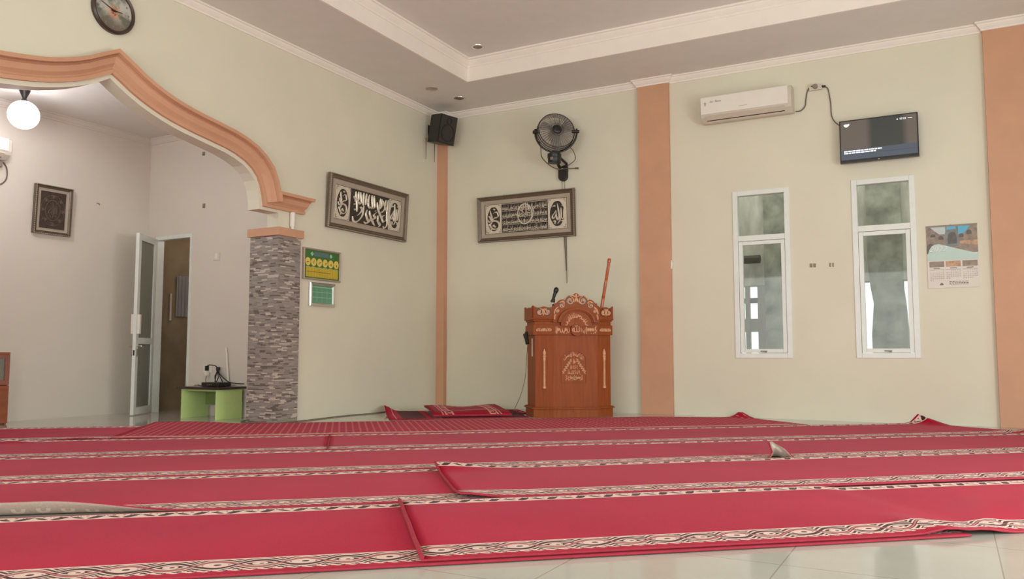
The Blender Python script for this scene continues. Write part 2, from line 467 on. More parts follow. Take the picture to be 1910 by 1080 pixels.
def obj(name, mb, m, parent=None, smooth=False, bevel=0.0, label=None, uv=None, seg=2):
    loc = ROOTLOC[root_of(parent).name] if parent is not None else Vector((0, 0, 0))
    me = bpy.data.meshes.new(name)
    me.from_pydata([tuple(Vector(p) - loc) for p in mb.v], [], mb.f)
    bm = bmesh.new(); bm.from_mesh(me)
    bmesh.ops.recalc_face_normals(bm, faces=bm.faces)
    if bevel:
        es = [e for e in bm.edges if len(e.link_faces) == 2 and e.calc_face_angle(0) > .5]
        bmesh.ops.bevel(bm, geom=es, offset=bevel, segments=seg, affect='EDGES', profile=.7, clamp_overlap=True)
    bm.to_mesh(me); bm.free()
    if smooth:
        for p in me.polygons: p.use_smooth = True
        me.set_sharp_from_angle(angle=R(40))
    me.materials.append(M[m] if isinstance(m, str) else m)
    o = bpy.data.objects.new(name, me); COL.objects.link(o)
    if parent is not None: o.parent = parent
    if label: o['label'] = label
    return o
def tag(o, label, cat, group=None, kind=None):
    o['label'] = label; o['category'] = cat
    if group: o['group'] = group
    if kind: o['kind'] = kind
    return o
def thing(name, label, cat, loc=(0, 0, 0), group=None, kind=None):
    o = bpy.data.objects.new(name, None); COL.objects.link(o); o.location = loc; o.empty_display_size = .1
    ROOTLOC[o.name] = Vector(loc)
    return tag(o, label, cat, group, kind)
def solo(name, mb, m, label, cat, loc=None, group=None, kind=None, **k):
    """a thing that is one mesh, its origin at loc"""
    if loc is not None:
        L = Vector(loc); mb.v = [tuple(Vector(p) - L) for p in mb.v]
    o = obj(name, mb, m, None, **k)
    if loc is not None: o.location = loc
    ROOTLOC[o.name] = Vector(loc) if loc is not None else Vector((0, 0, 0))
    return tag(o, label, cat, group, kind)
def text_mb(mb, body, size, cx, cy, z0=0, h=.002, align='CENTER', shear=0, bend=None, squash=1.0):
    """lettering with the built-in font, laid out in the mesh's local xy"""
    c = bpy.data.curves.new('t', 'FONT'); c.body = body; c.size = size; c.align_x = align; c.align_y = 'CENTER'; c.shear = shear; c.resolution_u = 3
    o = bpy.data.objects.new('t', c); COL.objects.link(o)
    dg = bpy.context.evaluated_depsgraph_get(); me = bpy.data.meshes.new_from_object(o.evaluated_get(dg))
    V = [(v.co.x * squash, v.co.y) for v in me.vertices]; Fc = [tuple(p.vertices) for p in me.polygons]
    bpy.data.objects.remove(o); bpy.data.curves.remove(c); bpy.data.meshes.remove(me)
    if bend:
        r = bend; V = [((r + y) * math.sin(x / r), (r + y) * math.cos(x / r) - r) for x, y in V]
    if V: mb.add([(x + cx, y + cy, z0 + h) for x, y in V], Fc)
# Arabic letters joined into their contextual shapes, in visual order
_AR = {'ا': 'FE8D FE8E', 'أ': 'FE83 FE84', 'إ': 'FE87 FE88', 'آ': 'FE81 FE82', 'ب': 'FE8F FE90 FE91 FE92', 'ة': 'FE93 FE94', 'ت': 'FE95 FE96 FE97 FE98', 'ث': 'FE99 FE9A FE9B FE9C',
       'ج': 'FE9D FE9E FE9F FEA0', 'ح': 'FEA1 FEA2 FEA3 FEA4', 'خ': 'FEA5 FEA6 FEA7 FEA8', 'د': 'FEA9 FEAA', 'ذ': 'FEAB FEAC', 'ر': 'FEAD FEAE', 'ز': 'FEAF FEB0', 'س': 'FEB1 FEB2 FEB3 FEB4',
       'ش': 'FEB5 FEB6 FEB7 FEB8', 'ص': 'FEB9 FEBA FEBB FEBC', 'ض': 'FEBD FEBE FEBF FEC0', 'ط': 'FEC1 FEC2 FEC3 FEC4', 'ظ': 'FEC5 FEC6 FEC7 FEC8', 'ع': 'FEC9 FECA FECB FECC', 'غ': 'FECD FECE FECF FED0',
       'ف': 'FED1 FED2 FED3 FED4', 'ق': 'FED5 FED6 FED7 FED8', 'ك': 'FED9 FEDA FEDB FEDC', 'ل': 'FEDD FEDE FEDF FEE0', 'م': 'FEE1 FEE2 FEE3 FEE4', 'ن': 'FEE5 FEE6 FEE7 FEE8', 'ه': 'FEE9 FEEA FEEB FEEC',
       'و': 'FEED FEEE', 'ى': 'FEEF FEF0', 'ي': 'FEF1 FEF2 FEF3 FEF4', 'ئ': 'FE89 FE8A FE8B FE8C', 'ء': 'FE80', 'ؤ': 'FE85 FE86'}
_AR = {k: [chr(int(x, 16)) for x in v.split()] for k, v in _AR.items()}
_LA = {'ا': ('\ufefb', '\ufefc'), 'إ': ('\ufef9', '\ufefa'), 'أ': ('\ufef7', '\ufef8'), 'آ': ('\ufef5', '\ufef6')}
def arabic(s):
    out = []
    for wd in s.split(' '):
        r, join, i = [], False, 0
        while i < len(wd):
            c = wd[i]
            if c == 'ل' and i + 1 < len(wd) and wd[i + 1] in _LA:
                r.append(_LA[wd[i + 1]][1 if join else 0]); join = False; i += 2; continue
            f = _AR[c]; nxt = i + 1 < len(wd) and wd[i + 1] != 'ء'
            if len(f) == 4: r.append(f[3] if join and nxt else f[1] if join else f[2] if nxt else f[0]); join = True
            else: r.append(f[1] if join and len(f) > 1 else f[0]); join = False
            i += 1
        out.append(''.join(reversed(r)))
    return ' '.join(reversed(out))
def scroll(cx, cy, r, a0=0, turns=1.4, sg=1, n=14):
    return [(cx + r * (1 - .78 * i / n) * math.cos(a0 + sg * turns * 2 * PI * i / n), cy + r * (1 - .78 * i / n) * math.sin(a0 + sg * turns * 2 * PI * i / n)) for i in range(n + 1)]

# ------------------------------------------------------------------ the setting
SOF, COF = 3.905, 4.165
def struct(name, mb, m, label, cat, **k): return solo(name, mb, m, label, cat, kind='structure', **k)
mb = MB(); mb.add([(-3.2, -12.4, 0), (9.2, -12.4, 0), (9.2, .15, 0), (-3.2, .15, 0), (-3.2, -12.4, -.1), (9.2, -12.4, -.1), (9.2, .15, -.1), (-3.2, .15, -.1)],
                  [(0, 1, 2, 3), (7, 6, 5, 4), (0, 4, 5, 1), (1, 5, 6, 2), (2, 6, 7, 3), (3, 7, 4, 0)])
struct('floor', mb, 'floor', 'glossy pale floor tiles under the red carpets', 'floor')
# ceiling: soffit ring round a raised field
cx0, cx1, cy1, cy0 = 1.04, 7.5, -1.0, -11.0
mb = MB()
for a, b in (((-.15, -12.2), (cx0, .15)), ((cx1, -12.2), (8.8, .15)), ((cx0, cy1), (cx1, .15)), ((cx0, -12.2), (cx1, cy0))):
    mb.box((a[0], a[1], SOF), (b[0], b[1], SOF + .08))
struct('ceiling', mb, 'ceil', 'low grey ceiling band along the walls', 'ceiling')
mb = MB(); mb.box((cx0 - .1, cy0 - .1, COF), (cx1 + .1, cy1 + .1, COF + .06))
struct('ceiling_raised', mb, 'ceil', 'raised grey field in the middle of the ceiling', 'ceiling')
mb = MB(); mb.sweep([(cx0, cy0), (cx0, cy1), (cx1, cy1), (cx1, cy0)], [(.006, SOF - .004), (.006, COF), (-.02, COF), (-.02, SOF - .004)], closed=True)
struct('trim_coffer', mb, 'white', 'white upright band round the raised ceiling', 'ceiling trim')
crown = [(0, -.085), (.014, -.085), (.016, -.068), (.03, -.055), (.046, -.034), (.052, -.02), (.068, -.016), (.07, 0), (0, 0)]
mb = MB(); mb.sweep([(cx0, cy0), (cx0, cy1), (cx1, cy1), (cx1, cy0)], [(o, COF + z * 1.15) for o, z in crown], closed=True)
struct('trim_coffer_crown', mb, 'white', 'stepped white moulding at the top of the raised ceiling', 'cornice')
PX = [(2.82, 3.19), (6.345, 7.0)]
path = [(0, -12), (0, -.075), (.12, -.075), (.12, 0)]
for a, b in PX: path += [(a, 0), (a, -.055), (b, -.055), (b, 0)]
path += [(8.6, 0), (8.6, -12)]
mb = MB(); mb.sweep(path, [(o * .9, SOF + z * .95) for o, z in crown], closed=True)
struct('trim_crown', mb, 'white', 'white plaster cornice running round the hall', 'cornice')

# arched wall: opening edge and moulding line, read off the photograph in the wall plane (along, up)
half_open = [(-3.21, 2.12), (-3.218, 2.22), (-3.238, 2.31), (-3.278, 2.395), (-3.34, 2.46), (-3.42, 2.515), (-3.544, 2.562), (-3.66, 2.59), (-3.76, 2.607), (-3.886, 2.626),
             (-4.01, 2.646), (-4.129, 2.664), (-4.245, 2.688), (-4.359, 2.718), (-4.47, 2.752), (-4.578, 2.792), (-4.684, 2.840), (-4.785, 2.895), (-4.86, 2.942)]
AY = -4.86; WT = .155
full_open = half_open + [(2 * AY - y, z) for y, z in reversed(half_open[:-1])]
mb = MB(TA)
mb.prism([(0, 0), (0, 4.0), (-12.2, 4.0), (-12.2, 0), (2 * AY + 2.95, 0), (2 * AY + 2.95, 2.12)] + list(reversed(full_open)) + [(-2.95, 2.12), (-2.95, 0)], -WT, 0)
struct('wall_left', mb, 'wall', 'cream wall with the pointed arch opening', 'wall')
half_in = [(-3.172, 2.150), (-3.176, 2.19), (-3.192, 2.262), (-3.221, 2.354), (-3.263, 2.436), (-3.329, 2.501), (-3.42, 2.556), (-3.545, 2.602), (-3.66, 2.63), (-3.761, 2.645),
           (-3.888, 2.665), (-4.011, 2.682), (-4.131, 2.703), (-4.247, 2.726), (-4.36, 2.754), (-4.471, 2.79), (-4.58, 2.832), (-4.685, 2.881), (-4.785, 2.938), (-4.86, 2.978)]
line = [(-2.60, 2.150)] + half_in + [(2 * AY - y, z) for y, z in reversed(half_in[:-1])] + [(2 * AY + 2.60, 2.150)]
amould = [(0, 0), (0, .03), (.03, .034), (.036, .022), (.05, .03), (.075, .052), (.10, .06), (.118, .066), (.126, .08), (.132, .074), (.14, .11), (.17, .115), (.172, 0)]
def arch_sweep(mb, P, prof):
    P = [Vector(p) for p in P]; n = len(P); m = len(prof); V, Fc = [], []
    for i in range(n):
        d0 = (P[i] - P[max(i - 1, 0)]) if i else P[1] - P[0]; d1 = (P[min(i + 1, n - 1)] - P[i]) if i < n - 1 else P[-1] - P[-2]
        d0.normalize(); d1.normalize(); n0, n1 = Vector((d0.y, -d0.x)), Vector((d1.y, -d1.x))
        b = n0 + n1; b = b / max(.45, b.dot(n0))
        for o, z in prof: V.append((P[i].x + b.x * o, P[i].y + b.y * o, z))
        if i in (0, n - 1):   # mitred return at the tails
            sg = 1 if i == 0 else -1
            for k in range(m): V[-m + k] = (V[-m + k][0] + sg * (prof[k][1] - .03) * .8, V[-m + k][1], V[-m + k][2])
    for i in range(n - 1):
        for k in range(m): Fc.append((i * m + k, i * m + (k + 1) % m, (i + 1) * m + (k + 1) % m, (i + 1) * m + k))
    Fc += [tuple(range(m - 1, -1, -1)), tuple(range((n - 1) * m, n * m))]
    mb.add(V, Fc)
mb = MB(TA); arch_sweep(mb, line, amould)
struct('trim_arch', mb, 'orange', 'orange moulding along the pointed arch', 'arch moulding')
# stone clad pillar under the arch end
mb = MB(); mb.box((-.35, -2.985, 0), (.04, -2.665, 1.886)); mb.box((-.35, 2 * AY + 2.665, 0), (.04, 2 * AY + 2.985, 1.886))
struct('trim_pillar', mb, 'stone', 'grey slate mosaic cladding on the pillar under the arch', 'pillar cladding')
mb = MB()
for a, b in ((-3.008, -2.642), (2 * AY + 2.642, 2 * AY + 3.008)): mb.box((-.375, a, 1.886), (.064, b, 1.97))
struct('trim_pillar_cap', mb, 'orange', 'orange cap on top of the slate clad pillar', 'pillar cap', bevel=.004)
# corner post and wall pilasters
mb = MB(); mb.box((0, -.075, 0), (.12, 0, SOF)); struct('trim_corner_post', mb, 'orange', 'slim orange post in the room corner', 'post')
for i, (a, b) in enumerate(PX):
    mb = MB(); mb.box((a, -.055, 0), (b, .002, SOF))
    struct('trim_pilaster_%d' % (i + 1), mb, 'orange', ['orange pilaster beside the wooden pulpit', 'broad orange pilaster next to the wall calendar'][i], 'pilaster', bevel=.003)
# back wall with its two window openings
W1 = (3.892, 4.492, .643, 2.480); W2 = (5.114, 5.703, .646, 2.484)
mb = MB()
xs = [-.2, W1[0], W1[1], W2[0], W2[1], 8.8]
for i in (0, 2, 4): mb.box((xs[i], 0, 0), (xs[i + 1], .14, 4.0))
for w in (W1, W2):
    mb.box((w[0], 0, 0), (w[1], .14, w[2])); mb.box((w[0], 0, w[3]), (w[1], .14, 4.0))
struct('wall_back', mb, 'wall', 'cream wall with two narrow windows behind the pulpit', 'wall')
# the hall's other sides, out of the picture: wide openings that let the daylight in
mb = MB()
for y0, y1 in ((-12.2, -11.6), (-9.2, -8.7), (-6.2, -5.7), (-3.2, -2.7), (-.9, .14)): mb.box((8.6, y0, 0), (8.75, y1, 4.0))
mb.box((8.6, -12.2, 3.1), (8.75, .14, 4.0)); mb.box((8.6, -12.2, 0), (8.75, .14, .35))
struct('wall_right', mb, 'wall', 'cream wall with wide openings', 'wall')
mb = MB()
for x0, x1 in ((-.3, .5), (3.0, 3.5), (5.6, 6.1), (8.2, 8.75)): mb.box((x0, -12.2, 0), (x1, -12.05, 4.0))
mb.box((-.3, -12.2, 2.9), (8.75, -12.05, 4.0))
struct('wall_front', mb, 'wall', 'cream wall with wide doorways', 'wall')
# side room seen through the arch
SC = 3.29
mb = MB(); mb.box((XS - .1, -8.2, 0), (XS, YF + .1, SC)); struct('wall_side_room', mb, 'side_wall', 'pale wall of the room beyond the arch with the small framed relief', 'wall')
D0, D1, DZ = -2.36, -1.735, 2.085
mb = MB(); mb.box((XS, YF, 0), (D0, YF + .1, SC)); mb.box((D1, YF, 0), (-WT, YF + .1, SC)); mb.box((D0, YF, DZ), (D1, YF + .1, SC))
struct('wall_side_room_end', mb, 'side_wall', 'pale end wall of the room beyond the arch, with the doorway', 'wall')
mb = MB(); mb.box((XS - .1, -8.2, SC), (-WT, YF + .1, SC + .08)); struct('ceiling_side_room', mb, 'ceil', 'ceiling of the room beyond the arch', 'ceiling')
mb = MB(); mb.box((XS, -8.3, 0), (-WT, -8.2, SC)); struct('wall_side_room_front', mb, 'side_wall', 'near wall of the room beyond the arch', 'wall')
mb = MB(); mb.sweep([(XS, -8.2), (XS, YF), (-WT, YF)], [(o * .8, SC + z * .8) for o, z in crown])
struct('trim_side_room_crown', mb, 'side_wall', 'slim cornice of the room beyond the arch', 'cornice')
# store room behind the door
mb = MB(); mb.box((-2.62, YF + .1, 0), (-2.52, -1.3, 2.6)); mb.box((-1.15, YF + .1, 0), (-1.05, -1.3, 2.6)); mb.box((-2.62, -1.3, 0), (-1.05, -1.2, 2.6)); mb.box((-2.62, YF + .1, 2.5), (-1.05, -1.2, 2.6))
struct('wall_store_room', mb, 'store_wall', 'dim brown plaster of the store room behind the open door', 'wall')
# door: frame and open leaf
door = thing('door_1', 'white aluminium door with frosted glass standing open by the green desk', 'door', (D0, YF, 0), kind='structure')
mb = MB(); mb.box((D0, YF - .012, 0), (D0 + .035, YF + .08, DZ)); mb.box((D1 - .03, YF - .012, 0), (D1, YF + .08, DZ)); mb.box((D0 + .035, YF - .012, DZ - .045), (D1 - .03, YF + .08, DZ))
obj('door_frame', mb, 'alu', door, bevel=.003)
hx, hy = D0 + .03, YF - .015
dx, dy = .546, -.838
nxd, nyd = -dy, dx           # leaf normal, facing the hall
TD = lambda a, b, c: (hx + dx * a + nxd * c, hy + dy * a + nyd * c, b)
Lw = .555; LT = 2.05
mb = MB(TD)
for a, b, c, d in ((0, .07, .01, LT), (Lw - .075, Lw, .01, LT), (.07, Lw - .075, LT - .075, LT), (.07, Lw - .075, .01, .09), (.07, Lw - .075, .80, .87)): mb.box((a, c, -.036), (b, d, 0))
leaf = obj('door_leaf', mb, 'alu', door, bevel=.002)
mb = MB(TD); mb.box((.07, .09, -.021), (Lw - .075, .80, -.015)); mb.box((.07, .87, -.021), (Lw - .075, LT - .075, -.015)); obj('glass_panel', mb, 'frost', leaf)
mb = MB(TD); mb.box((Lw - .06, .91, 0), (Lw - .015, 1.13, .03)); mb.box((Lw - .06, .91, -.066), (Lw - .015, 1.13, -.036)); obj('push_plate', mb, 'plastic', leaf, bevel=.006)
mb = MB(TD); mb.tube([(Lw - .04, .775, -.09), (Lw - .04, .775, .045)], .009); mb.tube([(Lw - .04, .775, .045), (Lw - .12, .77, .05)], .008); mb.tube([(Lw - .04, .775, -.09), (Lw - .12, .77, -.095)], .008)
obj('door_handle', mb, 'chrome', leaf, smooth=True)
mb = MB(TD); mb.box((Lw - .06, .66, -.05), (Lw - .02, .74, .012)); obj('lock', mb, 'grey', leaf, bevel=.003)
mb = MB(TD); mb.box((Lw - .002, .67, -.026), (Lw + .003, .73, -.010)); obj('latch', mb, 'dark', leaf)

# windows in the back wall
def window(nm, w, label, zr):
    x0, x1, z0, z1 = w
    t = thing(nm, label, 'window', (x0, 0, z0), kind='structure')
    f = .052
    mb = MB(TB)
    mb.box((x0, z0, -.07), (x0 + f, z1, .012)); mb.box((x1 - f, z0, -.07), (x1, z1, .012)); mb.box((x0 + f, z0, -.07), (x1 - f, z0 + f, .012)); mb.box((x0 + f, z1 - f, -.07), (x1 - f, z1, .012))
    mb.box((x0 + f, zr - .03, -.065), (x1 - f, zr + .03, .008))
    obj('window_frame', mb, 'alu', t, bevel=.004)
    mb = MB(TB); a, b, c, d = x0 + f + .003, x1 - f - .003, z0 + f + .003, zr - .033; g = .042
    mb.box((a, c, -.05), (a + g, d, 0)); mb.box((b - g, c, -.05), (b, d, 0)); mb.box((a + g, c, -.05), (b - g, c + g, 0)); mb.box((a + g, d - g, -.05), (b - g, d, 0))
    s = obj('sash', mb, 'alu', t, bevel=.004)
    mb = MB(TB); mb.box((a + g - .005, c + g - .005, -.03), (b - g + .005, d - g + .005, -.025)); obj('pane', mb, 'glass', s)
    mb = MB(TB); mb.box((x0 + f - .004, zr + .028, -.045), (x1 - f + .004, z1 - f + .004, -.04)); obj('pane', mb, 'glass', t)
    mb = MB(TB); xm = (x0 + x1) / 2; mb.box((xm - .035, c + g * .3, 0), (xm + .035, c + g * .3 + .012, .012)); mb.tube([(xm, c + g * .45, .012), (xm + .03, c + g * .2, .024)], .005)
    obj('latch', mb, 'grey', s, bevel=.002)
window('window_1', W1, 'narrow white window nearer the orange pilaster with posts and gate seen through it', pB(1420, 443)[1])
window('window_2', W2, 'narrow white window below the television', pB(1650, 424)[1])

# outside, seen through the windows
mb = MB(); mb.box((-3, .14, -.3), (14, 16, -.2)); struct('ground_outside', mb, 'ground', 'bright paving outside the windows', 'ground')
def ext(px0, px1, Y): return on(px0, 600, 1, Y)[0], on(px1, 600, 1, Y)[0]
YE = .95
a, b = ext(1428, 1500, YE)
mb = MB(); mb.box((a, YE, -.2), (b, YE + .35, 3.6)); struct('column_outside', mb, 'conc', 'mottled concrete column outside the window nearer the pilaster', 'column')
a2, b2 = ext(1622, 1688, YE)
mb = MB(TB); zz = [-.2, .9, 1.25, 1.45, 1.75, 3.6]
mb.prism([(a2 + .03, zz[0]), (a2 + .02, zz[1]), (a2 + .05, zz[2]), (a2 + .02, zz[3]), (a2, zz[4]), (a2, 3.6), (b2, 3.6), (b2, zz[4]), (b2 - .01, zz[3]), (b2 + .01, zz[2]), (b2 + .03, zz[1]), (b2 + .03, zz[0])], -YE - .35, -YE)
struct('column_outside_2', mb, 'conc', 'mottled concrete column outside the window below the television', 'column')
mb = MB(); zb = on(1610, 525, 1, YE + .1)[2]; mb.box((2.5, YE + .06, zb), (9, YE + .3, 3.6)); BEAM = struct('beam_outside', mb, 'conc2', 'stained pale concrete beam outside the windows', 'beam')
ac_, bc_ = ext(1380, 1424, YE + .02)
mb = MB(TB); g0, g1 = on(1395, 492, 1, YE + .0)[2], on(1395, 478, 1, YE + .0)[2]
mb.tube([(2.6, (g0 + g1) / 2, -YE + .03), (a + .02 - .06, (g0 + g1) / 2, -YE + .03)], (g1 - g0) * .55, n=12)
obj('gutter_pipe', mb, 'dark', BEAM, smooth=True)
# gate outside
ga, gb = on(1383, 600, 1, 2.4)[0], on(1446, 600, 1, 2.4)[0]
g = thing('metal_gate', 'grey metal gate with posts seen through the window', 'gate', (ga, 2.4, -.2))
for px in (1396, 1419, 1427.5):
    xg = on(px, 600, 1, 2.4)[0]; mb = MB(); mb.box((xg - .03, 2.37, -.2), (xg + .03, 2.43, 2.3)); obj('post', mb, 'grey', g)
zt = on(1400, 561, 1, 2.4)[2]; mb = MB(); mb.box((ga - .3, 2.38, zt - .035), (gb + .3, 2.42, zt + .035)); obj('rail', mb, 'dark', g)
zt2 = on(1400, 607, 1, 2.4)[2]; mb = MB(); mb.box((ga - .3, 2.385, zt2 - .09), (gb + .3, 2.415, zt2 + .09)); obj('panel', mb, 'grey', g)

# ------------------------------------------------------------------ carpets (rows run at 40.4 degrees to the back wall, towards the qibla corner)
AC = R(40.4); UC = Vector((math.cos(AC), math.sin(AC))); VC = Vector((math.sin(AC), -math.cos(AC)))
def cw(u, v): return UC.x * u + VC.x * v, UC.y * u + VC.y * v
def wob(u, v, k=1.0): return (mnoise.noise(Vector((u * 1.1, v * 1.6, 3.1 * k))) * .5 + .5) * .006 * k
def carpet(name, label, m, u0, u1, vn, W, z0, group='red prayer carpets laid in rows', uoff=0.0, svals=None, zf=None, curl=None, du=.05, th=.006, vfar=None, backm='back', cat='carpet', edge=True):
    """strip carpet: s runs from the near edge (0) to the far edge (W); curl(u) = width of the near edge that rolls up and its radius"""
    u0f = u0 if callable(u0) else (lambda s: u0); u1f = u1 if callable(u1) else (lambda s: u1)
    n = int((u1f(0) - u0f(0)) / du) + 1
    sv = svals or ([0, .012, .025, .04, .055, .07, .085, .1, .115, .13, .15, .175, .2, .25] + [.25 + .075 * i for i in range(1, int((W - .25) / .075))] + [W - .05, W - .025, W])
    ns = len(sv); top, uvs = [], []
    for i in range(n + 1):
        for s in sv:
            a = i / n; u = u0f(s) + (u1f(s) - u0f(s)) * a
            ss = s if vfar is None else s * vfar(u) / W
            v, z = vn - ss, 0.0
            if curl:
                w, r, lift = curl(u)
                if ss < w:
                    ph = (w - ss) / r; v = vn - w + r * math.sin(ph); z = r * (1 - math.cos(ph)) + lift
            z += z0 + th + wob(u, v) + (zf(u, v) if zf else 0)
            x, y = cw(u, v)
            if y > -.016: z += (y + .016) * .8; y = -.016
            top.append(Vector((x, y, z))); uvs.append((u + uoff, ss * (1.108 / W if m == 'carpet' else 1)))
    F1 = [(i * ns + k, (i + 1) * ns + k, (i + 1) * ns + k + 1, i * ns + k + 1) for i in range(n) for k in range(ns - 1)]
    nr = [Vector((0, 0, 0)) for _ in top]
    for f in F1:
        a, b, c, d = (top[i] for i in f); q = (c - a).cross(d - b)
        for i in f: nr[i] += q
    sg = 1 if sum(q.z for q in nr) > 0 else -1
    bot = [p - q.normalized() * sg * th for p, q in zip(top, nr)]
    N = len(top); V = [tuple(p) for p in top + bot]; UVs = uvs + uvs
    F2 = [tuple(N + i for i in reversed(f)) for f in F1]
    rim = [k for k in range(ns)] + [i * ns + ns - 1 for i in range(1, n + 1)] + [n * ns + k for k in range(ns - 2, -1, -1)] + [i * ns for i in range(n - 1, 0, -1)]
    F3 = [(rim[i], rim[(i + 1) % len(rim)], N + rim[(i + 1) % len(rim)], N + rim[i]) for i in range(len(rim))]
    cx, cy = cw((u0f(0) + u1f(0)) / 2, vn - W / 2); L = Vector((cx, cy, 0))
    me = bpy.data.meshes.new(name); me.from_pydata([tuple(Vector(p) - L) for p in V], [], F1 + F2 + F3)
    uvl = me.uv_layers.new(name='UVMap')
    for lp in me.loops: uvl.data[lp.index].uv = UVs[lp.vertex_index]
    me.materials.append(M[m]); me.materials.append(M[backm]); me.materials.append(M['redfold'])
    for i, p in enumerate(me.polygons):
        p.material_index = 0 if i < len(F1) else 1 if i < len(F1) + len(F2) else 2; p.use_smooth = i < len(F1) + len(F2)
    bm = bmesh.new(); bm.from_mesh(me); bmesh.ops.recalc_face_normals(bm, faces=bm.faces); bm.to_mesh(me); bm.free()
    o = bpy.data.objects.new(name, me); COL.objects.link(o); o.location = L; ROOTLOC[o.name] = L
    ROOTLOC[o.name] = L; tag(o, label, cat, group)
    if edge: binding(o, [(top[i * ns].x, top[i * ns].y, max(.0045, top[i * ns].z - th * .4)) for i in range(n + 1)], .0045)
    return o
def sst(x): x = max(0, min(1, x)); return x * x * (3 - 2 * x)
def bumpf(x): return math.exp(-x * x)
def binding(par, pts, r=.011):
    mb = MB(); mb.tube(pts, r, 8); return obj('edge_binding', mb, 'redfold', par, smooth=True)
PITCHV = [7.980, 6.862, 5.794, 4.709]       # near edge of each row
# front row: two strips, the second lying over the first
c = carpet('prayer_carpet', 'front row red carpet whose near edge runs under the next strip', 'carpet', -3.4, 1.10, PITCHV[0], 1.107, 0.0)
c = carpet('prayer_carpet', 'front row red carpet lying on top of its neighbour, with a corded end', 'carpet', -.985, 2.95, PITCHV[0] - .018, 1.086, .0095, uoff=.1,
           zf=lambda u, v: -.0115 * sst((u - 1.12) / .15) + .017 * bumpf((u - 1.02) / .08) * sst((v - 7.55) / .3) + .012 * bumpf((u - 1.25 + (v - 7.9) * .8) / .08) * sst((v - 7.2) / .4))
binding(c, [(*cw(-.985 + .0 * k, PITCHV[0] - .02 - 1.07 * k / 8), .026 + .003 * math.sin(k * 2)) for k in range(9)], .0085)
# second row
def curl2(u):
    w = .088 * sst((-1.62 - u) / .9); return (w, .055, 0.0)
c = carpet('prayer_carpet', 'second row red carpet with its near edge rolled up showing grey backing', 'carpet', -3.8, -.45, PITCHV[1], 1.061, 0.0, curl=curl2, du=.04)
c = carpet('prayer_carpet', 'second row red carpet over its neighbour, both end corners slightly raised', 'carpet', -.70, 3.9, PITCHV[1] - .004, 1.054, .0095, uoff=.05,
           zf=lambda u, v: .024 * bumpf((u + .70) / .14) * sst((v - 6.6) / .25) + .034 * bumpf((u + .70) / .25) * sst((6.05 - v) / .25) - .0035 * sst((u + .5) / .3))
binding(c, [(*cw(-.70, PITCHV[1] - .01 - 1.04 * k / 8), (.020, .006, .001, 0, 0, 0, .003, .014, .029)[k] + .021) for k in range(9)], .007)
# third row with a small flipped corner
def curl3(u): return (.15 * bumpf((u - 1.585) / .062), .045, 0.0)
carpet('prayer_carpet', 'third row red carpet with a small flap of its edge folded up', 'carpet', -4.3, 4.6, PITCHV[2], 1.077, 0.0, curl=curl3, du=.035, uoff=.02)
# fourth row: two strips
c = carpet('prayer_carpet', 'fourth row red carpet reaching into the side room', 'carpet', -4.9, -1.3515, PITCHV[3], 1.083, 0.0, uoff=.03,
       zf=lambda u, v: .02 * bumpf((u + 3.75) / .12) * sst((3.8 - v) / .12))
c = carpet('prayer_carpet', 'fourth row red carpet whose far corner bends up against the cream wall', 'carpet', -1.345, lambda s: 4.62 - max(0, s - .22) * .33, PITCHV[3] - .002, 1.081, 0.0, uoff=.07,
           zf=lambda u, v: .045 * bumpf((u - 4.37) / .09) * sst((3.98 - v) / .24) + .02 * bumpf((u - 4.6) / .12) * sst((v - 4.4) / .2))
binding(c, [(*cw(-1.344, PITCHV[3] - .005 - 1.07 * k / 6), .009) for k in range(7)], .004)
# fifth row: plain strip in the side room and the dotted rug
def curl5(u): return (.11 * sst((u + 3.62) / .3), .05, 0.0)
carpet('prayer_carpet', 'plain red carpet in the side room, ending against the dotted rug', 'carpet', -4.42, -3.075, 3.605, 1.2, 0.0, du=.04,
       zf=lambda u, v: .010 * bumpf((u + 3.3) / .16) * sst((v - 3.35) / .2))
svd = [0, .02, .05, .09, .125, .2, .3, .45, .6, .75, .9, 1.0, 1.1, 1.17, 1.22, 1.25]
carpet('dotted_rug', 'red rug with rows of pale dots in front of the pulpit, far corner bent up', 'dotted', lambda s: -3.06 + .0 * s, lambda s: 3.13 - max(0, s - .15) * .14, 3.615, 1.25, .0085, group=None, svals=svd, cat='rug',
       vfar=lambda u: 1.25 + .30 * sst((-2.15 - u) / .5) - .25 * sst((u - 1.9) / .9),
       zf=lambda u, v: .058 * bumpf((u - 2.95) / .07) * sst((2.85 - v) / .25) - .006 * sst((u + 2.85) / .3))
mb = MB(); e0, e1 = Vector((*fl(460, 789.6), 0)), Vector((*fl(503, 789.2), 0)); bk = Vector((-.02, .11, 0))
V_ = []
for k in range(9):
    t = k / 8; p = e0.lerp(e1, t); h = .004 + .026 * t
    V_ += [tuple(p + Vector((0, 0, .002))), tuple(p + Vector((0, 0, h))), tuple(p + bk * (.3 + .7 * t) + Vector((0, 0, h * .6))), tuple(p + bk * (.3 + .7 * t) + Vector((0, 0, .002)))]
mb.add(V_, [(4 * k + j, 4 * k + (j + 1) % 4, 4 * k + 4 + (j + 1) % 4, 4 * k + 4 + j) for k in range(8) for j in range(4)] + [(0, 1, 2, 3), (35, 34, 33, 32)])
solo('mat_edge', mb, mat('dull_red_backing', (142, 84, 80), .85, var=.1, scale=40), 'narrow dull red mat end propped up by the foot of the slate clad pillar', 'mat', loc=tuple(e1))
